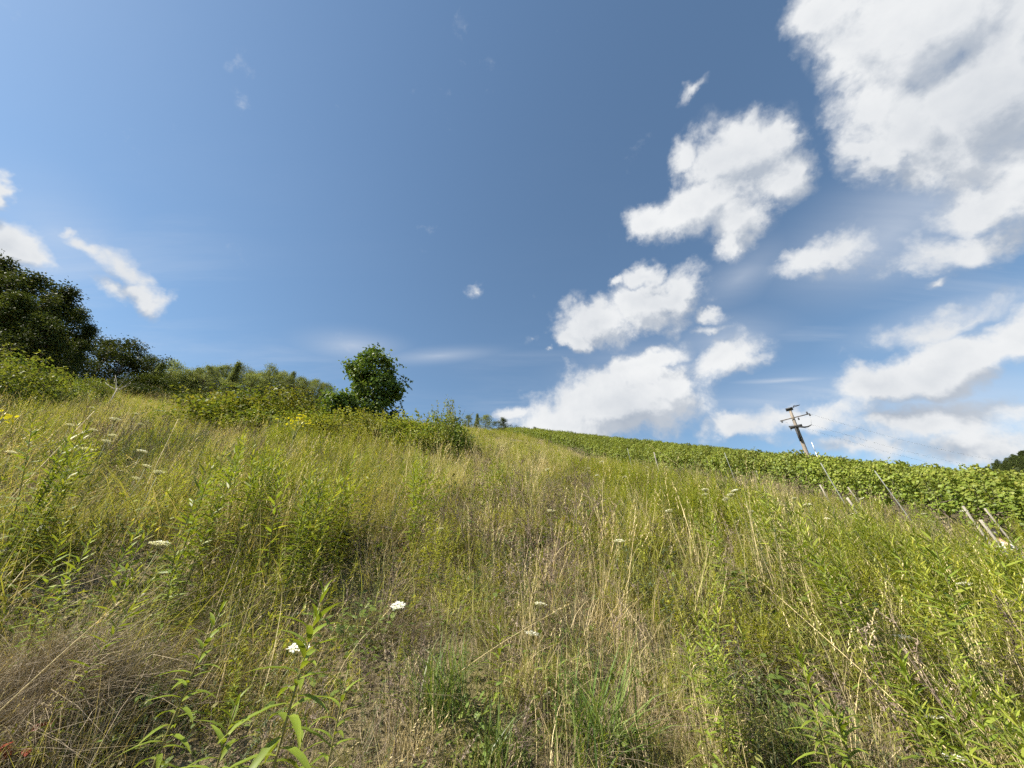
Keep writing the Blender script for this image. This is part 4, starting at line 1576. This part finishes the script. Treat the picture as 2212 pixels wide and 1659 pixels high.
# --- heap of dead grass at the front left
def dead_heap():
    n = 90
    a = rng.uniform(0, 6.28, n)
    r = np.sqrt(rng.random(n))
    x = MOUND[0] + r * np.cos(a) * .34
    y = MOUND[1] + r * np.sin(a) * .28
    z = H(x, y) + .24 * (1 - r ** 2) - .05
    turn = np.stack([rng.normal(.1, .5, n), rng.normal(.25, .5, n), rng.uniform(0, 6.28, n)], -1)
    scatter('dead_grass_heap', 'matted heap of brown dead grass at the front left corner', 'dead grass', THATCH, np.stack([x, y, z], -1), turn, rng.uniform(.32, .55, n))


dead_heap()


# --- single plants one can pick out -----------------------------------------
def carrot_meshes(seed, hgt):
    keep = with_rng(seed)
    st, um = Acc(), Acc()
    s = np.linspace(0, 1, 5)
    bend = rng.normal(0, .05, 2)
    P = np.stack([bend[0] * s ** 2, bend[1] * s ** 2, s * hgt], -1)
    tubes(st, P, np.linspace(.0032, .002, 5), 4, .1)
    top = P[-1]
    Rr = .046
    n = 30
    rr = Rr * np.sqrt((np.arange(n) + .5) / n)
    aa = np.arange(n) * 2.39996
    C = top + np.stack([rr * np.cos(aa), rr * np.sin(aa), .036 + .006 * np.cos(rr / Rr * 2) + rng.normal(0, .002, n)], -1)
    tubes(st, np.stack([np.tile(top, (n, 1)), (top + C) / 2 + np.array([0, 0, -.004]), C], 1), np.full((n, 3), .0007), 3, .1)
    m = 11
    CC = np.repeat(C, m, 0)
    d = nrm(rng.normal(size=(n * m, 3)) * np.array([1, 1, .35]))
    leaves(um, CC + d * .0015, d + np.array([0, 0, .15]), .0105, .0062, .1, rng.uniform(0, .55, n * m), lod=0)
    for i in range(5):                       # feathery leaves on the stem
        t = rng.uniform(.15, .6)
        q = np.array([np.interp(t, s, P[:, c]) for c in range(3)])
        az = rng.uniform(0, 6.28)
        d = np.array([math.cos(az), math.sin(az), .5])
        k = 14
        B = q + nrm(d) * np.linspace(.01, .13, k)[:, None]
        leaves(st, B, rng.normal(0, .6, (k, 3)) + nrm(d), .035, .005, .2, .2, lod=0)
    globals()['rng'] = keep
    return st.mesh('stem', M['stem']), um.mesh('umbel', M['umbel'])


CARROT = [carrot_meshes(201 + i, 1.0) for i in range(5)]


def carrot(px, py, h, label, size=1.0, group=None, tilt=None, i=0, dmax=30, wide=None):
    p = at(px, py, h)
    d = math.hypot(p[0], p[1])
    if wide:                                  # distance from the usual size of an umbel
        r = ray(px, py)
        dd = .092 * size * FPX / wide * math.hypot(r[0], r[1]) / FPX
        p, h = ground(px, py, dd)
        if not .10 < h < 1.15:
            h = min(max(h, .15), 1.1)
            p = at(px, py, h)
            d = math.hypot(p[0], p[1])
            if d > dmax:
                p, h = ground(px, py, dmax)
    st, um = CARROT[i % 5]
    tx = tilt if tilt else (rng.normal(.05, .1), rng.normal(.05, .1))
    o = thing('wild_carrot', label, 'wildflower', p - np.array([0, 0, .02]), (tx[0], tx[1], rng.uniform(0, 6.28)), (size, size, h), group)
    link('stem', st, o)
    u = link('umbel', um, o)
    # the umbel keeps its own proportions on a stem of any height
    k = size / h
    u.scale = (1, 1, k)
    u.location = (0, 0, 1.0 - k)
    return o


solo = [
    (605, 1398, .60, 'wild carrot flower, large white umbel beside the tall goldenrod in front', 1.0),
    (845, 1292, .62, 'white wild carrot umbel tilted toward the viewer left of the centre', .9),
    (1141, 1372, .60, 'wild carrot umbel seen edge-on on a bare stalk at the lower centre', .95),
    (1160, 1306, .72, 'small pinkish white umbel just above the edge-on umbel', .85),
    (1307, 1171, .80, 'white wild carrot umbel standing alone right of the centre', 1.1),
    (1185, 1096, .85, 'small white umbel in the upper middle of the meadow', 1.1),
    (320, 1172, .80, 'greenish white umbel above the bramble stem on the left', 1.2),
    (22, 888, 1.05, 'wide white umbel touching the left edge near the skyline', 1.3),
    (1905, 1376, .72, 'cream flower cluster among leafy stems at the lower right', 1.1),
    (2044, 1554, .45, 'white umbel low above bare dry grass at the bottom right', 1.0),
    (2130, 1256, .85, 'pair of flat white umbels right side below the fence posts', 1.2),
    (1225, 1486, .45, 'small pale yellow bud head right of the edge-on umbel', .5),
    (490, 1047, .85, 'white umbel among bright goldenrod tops on the left', 1.1),
    (2069, 1654, .3, 'white umbel cut by the bottom edge at the right', 1.0),
]
for i, (px, py, h, lab, sz) in enumerate(solo):
    tl = (1.0, .25) if i == 2 else ((.5, .0) if i == 1 else None)
    if i == 2:
        tl = (.12, .03)
    carrot(px, py, h, lab, min(sz, 1.0), 'wild carrot flowers', tl, i, 30, [42, 27, 30, 26, 22, 15, 38, 45, 30, 25, 28, 12, 15, 40][i])
leftset = [(227, 887), (266, 903), (279, 894), (269, 919), (227, 939), (267, 947), (244, 954), (171, 969), (156, 982), (64, 986), (159, 992), (14, 993), (305, 981), (308, 1001), (339, 1008),
           (5, 1015), (10, 1034), (185, 921), (286, 1028), (160, 1138), (150, 1143), (400, 1165)]
for i, (px, py) in enumerate(sorted(leftset)):
    carrot(px, py, rng.uniform(.85, 1.0), 'flat white umbel, %s from the left in the upper left grass' % ordinal(i), rng.uniform(.75, 1.0), 'wild carrot drift upper left', None, i, 30, rng.uniform(11, 20) if py < 1100 else 16)
rightset = [(1722, 1094), (1511, 1103), (1457, 1098), (1437, 1100), (1511, 1054), (1614, 1092), (1642, 1138), (1658, 1116), (1890, 1074), (2079, 1108), (2021, 1106), (2069, 1214), (2165, 1222), (2197, 1210),
            (2207, 1178), (2197, 1188), (1844, 1112), (1501, 1208), (1359, 1130), (1750, 1120), (1585, 1060), (1600, 1056), (1610, 1062), (1545, 1062), (2205, 1152), (1690, 1075), (2100, 1220)]
for i, (px, py) in enumerate(sorted(rightset)):
    carrot(px, py, rng.uniform(.75, .95), 'flat white umbel, %s from the left in the weeds below the vines' % ordinal(i), rng.uniform(.75, 1.0), 'wild carrot below the vines', None, i, 16, rng.uniform(8, 16))
midset = [(1160, 1155), (1025, 1130), (955, 1145), (1240, 1100), (1500, 1106), (1330, 1190), (1110, 1142), (1250, 1010), (1310, 1000), (1360, 1020), (1440, 1010), (1390, 1005), (1210, 1005), (1290, 1030)]
for i, (px, py) in enumerate(sorted(midset)):
    carrot(px, py, rng.uniform(.75, .95), 'tiny white umbel, %s from the left across the middle of the meadow' % ordinal(i), rng.uniform(.7, .9), 'wild carrot mid meadow', None, i, 22, rng.uniform(7, 12))


# --- tall goldenrod plants in front, leaf by leaf
def hero_leaf():
    a = Acc()
    st = np.array([0, .1, .3, .55, .8, 1.0])
    wd = np.array([.018, .055, .085, .078, .042, .002])
    z = np.array([0, .03, .045, .0, -.09, -.2])
    V, q = [], []
    for s, w, zz in zip(st, wd, z):
        V += [(-w, s, zz + .025 * w / .085), (0, s, zz), (w, s, zz + .025 * w / .085)]
    for i in range(5):
        b = i * 3
        q += [(b, b + 1, b + 4, b + 3), (b + 1, b + 2, b + 5, b + 4)]
    a.add(V, q, None, np.repeat(np.array([.5, .2, .05, .05, .15, .4]), 3))
    return a.mesh('leaf', M['hero'])


LEAF = hero_leaf()


def hero_goldenrod(px, py, h, ll, nleaf, label, lean=(0.0, 0.0), droop=20, bare=.12, pos=None):
    p = at(px, py, h) if pos is None else pos
    o = thing('goldenrod', label, 'goldenrod', p - np.array([0, 0, .02]), (0, 0, 0), 1.0, 'tall goldenrod plants in front')
    a = Acc()
    s = np.linspace(0, 1, 8)
    P = np.stack([-lean[0] * (1 - s) ** 1.5 + lean[0], -lean[1] * (1 - s) ** 1.5 + lean[1], h * s], -1)
    P = np.stack([lean[0] * s ** 1.5, lean[1] * s ** 1.5, h * s], -1)
    P[:, :2] -= P[-1:, :2] * 0
    tubes(a, P, np.linspace(.0058, .002, 8), 6, .45)
    link('stem', a.mesh('stem', M['stem']), o)
    for i in range(nleaf):
        t = bare + (1 - bare) * (i / (nleaf - 1)) ** .9
        q = np.array([np.interp(t, s, P[:, c]) for c in range(3)])
        az = i * 2.39996 + rng.normal(0, .2)
        el = R(-droop + (droop + 62) * t ** 2.2) + rng.normal(0, .12)
        L = 1.15 * ll * (.55 + .6 * math.sin(math.pi * min(1, .15 + .72 * t))) * rng.uniform(.85, 1.12)
        if t > .9:
            L *= .6
        d = Vector((math.cos(az) * math.cos(el), math.sin(az) * math.cos(el), math.sin(el)))
        qt = d.to_track_quat('Y', 'Z')
        lf = link('leaf', LEAF, o, q)
        lf.rotation_mode = 'QUATERNION'
        lf.rotation_quaternion = qt
        lf.scale = (L * .9, L, L)
    return o


hero_goldenrod(664, 1262, .98, .135, 56, 'tallest goldenrod in front with long drooping leaves, left of the lower centre', (.05, .03), 42)
hero_goldenrod(505, 1500, .50, .105, 34, 'short goldenrod with pale leaves at the bottom, left of the tallest one', (.02, .0), 10)
hero_goldenrod(640, 1560, .42, .12, 18, 'low leafy goldenrod at the bottom beneath the tallest one', (.04, .0), 30)
hero_goldenrod(443, 1300, .72, .105, 42, 'thin upright goldenrod with yellow leaves rising from the dead grass', (.06, .03), 15)
hero_goldenrod(1478, 1352, .70, .09, 44, 'upright goldenrod with dense narrow leaves right of the centre', (.0, .03), 10)
hero_goldenrod(1715, 1395, .72, .11, 48, 'goldenrod leaning right in the lower right foreground', (.03, .02), 15)
hero_goldenrod(1795, 1520, .50, .12, 38, 'short broad goldenrod at the bottom right of the picture', (.02, .02), 12)
hero_goldenrod(1925, 1400, .74, .125, 50, 'dark green tall goldenrod at the lower right', (.04, .02), 12)
hero_goldenrod(1955, 1500, .55, .12, 26, 'lower goldenrod just in front of the dark green tall one', (.03, .0), 20)
hero_goldenrod(2160, 1480, .60, .11, 40, 'leafy goldenrod near the lower right corner', (.0, .02), 14)
hero_goldenrod(740, 1430, .62, .085, 30, 'slim grey-green goldenrod just right of the tallest one', (.02, .02), 12)
hero_goldenrod(1080, 1335, .50, .085, 24, 'dark thistle-like leafy stem above the lower centre', (.0, .0), 5)

# medium ones: one mesh of leaves each
MID = []
for i in range(5):
    keep = with_rng(301 + i)
    lv, st = Acc(), Acc()
    goldenrod_stem(lv, st, (0, 0, 0), 1.0, rng.uniform(.02, .12), rng.uniform(0, 6.28), 70, .086, 1, .15)
    globals()['rng'] = keep
    MID.append((st.mesh('stem', M['stem']), lv.mesh('leaves', M['hero'])))
patches = [((400, 560), (3.4, 5.2), 34, 'bright goldenrod stem, %s from the left in the clump left of centre', 'goldenrod clump left of centre'),
           ((575, 720), (3.2, 4.4), 18, 'goldenrod stem, %s from the left between the bright clump and the centre', 'goldenrod between clump and centre'),
           ((820, 1150), (4.2, 6.5), 26, 'green goldenrod stem, %s from the left in the middle of the meadow', 'goldenrod in mid meadow'),
           ((1450, 2190), (3.4, 7.0), 70, 'yellow-green goldenrod stem, %s from the left in the dense right stand', 'goldenrod stand right'),
           ((2030, 2128), (12.2, 13.8), 14, 'leafy goldenrod stem, %s from the left before the leaning posts', 'goldenrod before the posts'),
           ((150, 420), (2.9, 3.6), 9, 'goldenrod stem, %s from the left behind the dead grass heap', 'goldenrod behind the heap'),
           ((0, 90), (3.8, 5.0), 10, 'bright goldenrod stem, %s from the left picture edge at half height', 'goldenrod at left edge'),
           ((1480, 2200), (2.2, 3.0), 26, 'leafy goldenrod stem, %s from the left in the lower right foreground', 'goldenrod lower right')]
for (x0, x1), (d0, d1), n, lab, grp in patches:
    hub = rng.uniform([x0, d0], [x1, d1], (max(3, n // 6), 2))
    pick = hub[rng.integers(0, len(hub), n)] + rng.normal(0, 1, (n, 2)) * [16, .16]
    for i, (px, d) in enumerate(sorted(map(tuple, pick))):
        h = rng.uniform(.92, 1.28) * (1.0 if d > 3.2 else .68)
        p, _ = ground(px, 1200, d)
        o = thing('goldenrod', lab % ordinal(i), 'goldenrod', p - np.array([0, 0, .02]), (rng.normal(.08, .07), rng.normal(.06, .07), rng.uniform(0, 6.28)), h, grp)
        a, b = MID[i % 5]
        link('stem', a, o)
        link('leaves', b, o)


# --- sedge tussocks, long bleached stalks, odd leaves
def tussock(px, py, h, label, sc, rz):
    p = at(px, py, h)
    o = link('sedge_tussock', SEDGE[int(rz) % 2], None, p - np.array([0, 0, .03]), (.15, .25, rz), sc)
    tag(o, label, 'grass tussock', 'green sedge tussocks')


tussock(1270, 1530, .2, 'large bright green sedge tussock with arching blades at the bottom right of centre', .95, 1.0)
tussock(1075, 1520, .25, 'upright dark green sedge tussock beside the bare soil at the bottom', .6, 2.0)
tussock(960, 1440, .2, 'green arching grass tussock left of the edge-on umbel', .75, 3.4)
tussock(1720, 1600, .15, 'green grass tussock at the bottom right under the goldenrods', .7, 4.2)


def stalk(a_px, b_px, ha, hb, label, r=.003):
    A = at(a_px[0], a_px[1], ha)
    d = math.hypot(A[0], A[1])
    A[2] += ha
    rb = ray(*b_px)
    t = (d * 1.06) / math.hypot(rb[0], rb[1])
    B = np.array([rb[0] * t, rb[1] * t, EYE + Z0 + rb[2] * t])
    # continue to the soil
    dirn = nrm(A - B)
    lo = A.copy()
    for _ in range(400):
        if lo[2] <= float(H(lo[0], lo[1])):
            break
        lo = lo + dirn * .01
    s = np.linspace(0, 1, 10)
    P = lo + (B - lo) * s[:, None]
    P[:, 2] += .03 * np.sin(s * np.pi)
    ac = Acc()
    tubes(ac, P - lo, np.linspace(r, r * .5, 10), 5, .1)
    n = 14
    q = P[-1] - lo + (P[-3] - P[-1]) * rng.random((n, 1))
    leaves(ac, q, rng.normal(0, .5, (n, 3)) + nrm(P[-1] - P[-3]), .03, .006, .1, .1, lod=0)
    o = link('dry_stalk', ac.mesh('dry_stalk', M['straw']), None, lo)
    tag(o, label, 'dry stalk', 'long bleached stalks')


stalk((0, 1548), (262, 1298), .25, .7, 'long pale stalk slanting across the dead grass heap at the lower left', .0035)
stalk((66, 1034), (204, 888), .6, .9, 'long bleached stalk leaning right in the upper left meadow', .006)
stalk((1045, 1430), (1240, 1300), .2, .5, 'thin straw stalk crossing behind the edge-on umbel', .0025)
stalk((1690, 1300), (1625, 1240), .4, .5, 'pale stalk leaning left in the lower right meadow', .003)
stalk((335, 1010), (385, 905), .6, 1.0, 'long bleached stalk with seed head in the left meadow', .005)
stalk((1500, 1030), (1400, 960), .6, 1.0, 'thin bleached stalk leaning left in front of the vines', .004)


def leafy(name, label, cat, px, py, h, n, ll, mat, spreadr, tall=0.0, dist=None):
    p = at(px, py, h) if dist is None else ground(px, py, dist)[0]
    if dist is not None:
        h = ground(px, py, dist)[1]
    o = thing(name, label, cat, p)
    st, lv = Acc(), Acc()
    tubes(st, np.array([[0, 0, 0], [.01, .0, h * .5], [0, .01, h]]), [.008, .006, .003], 5)
    P = np.array([0, 0, h]) + rng.normal(0, 1, (n, 3)) * np.array([spreadr, spreadr, spreadr * .7])
    for q in P[::4]:
        tubes(st, np.array([[0, 0, h * .6], q * np.array([.5, .5, .9]), q]), [.004, .003, .002], 3)
    leaves(lv, P, rng.normal(size=(n, 3)) + np.array([0, 0, .2]), ll * rng.uniform(.7, 1.2, n), ll * .55, .25, rng.uniform(0, 1, n), lod=1)
    link('stem', st.mesh('stem', M['stem']), o)
    link('leaves', lv.mesh('leaves', M[mat]), o)


leafy('yellow_plant', 'bright yellow leafy sprig in front of the bramble hedge', 'plant', 646, 905, 1.2, 60, .075, 'yellow', .12, 0, 9.5)
leafy('red_leaved_plant', 'blurred red leaves in the bottom left corner', 'plant', 16, 1630, .12, 26, .05, 'red', .06)
leafy('yellow_plant', 'small yellow-green leaves at the left edge beside the wide umbel', 'plant', 6, 900, 1.0, 9, .045, 'yellow', .03, 0, 4.5)
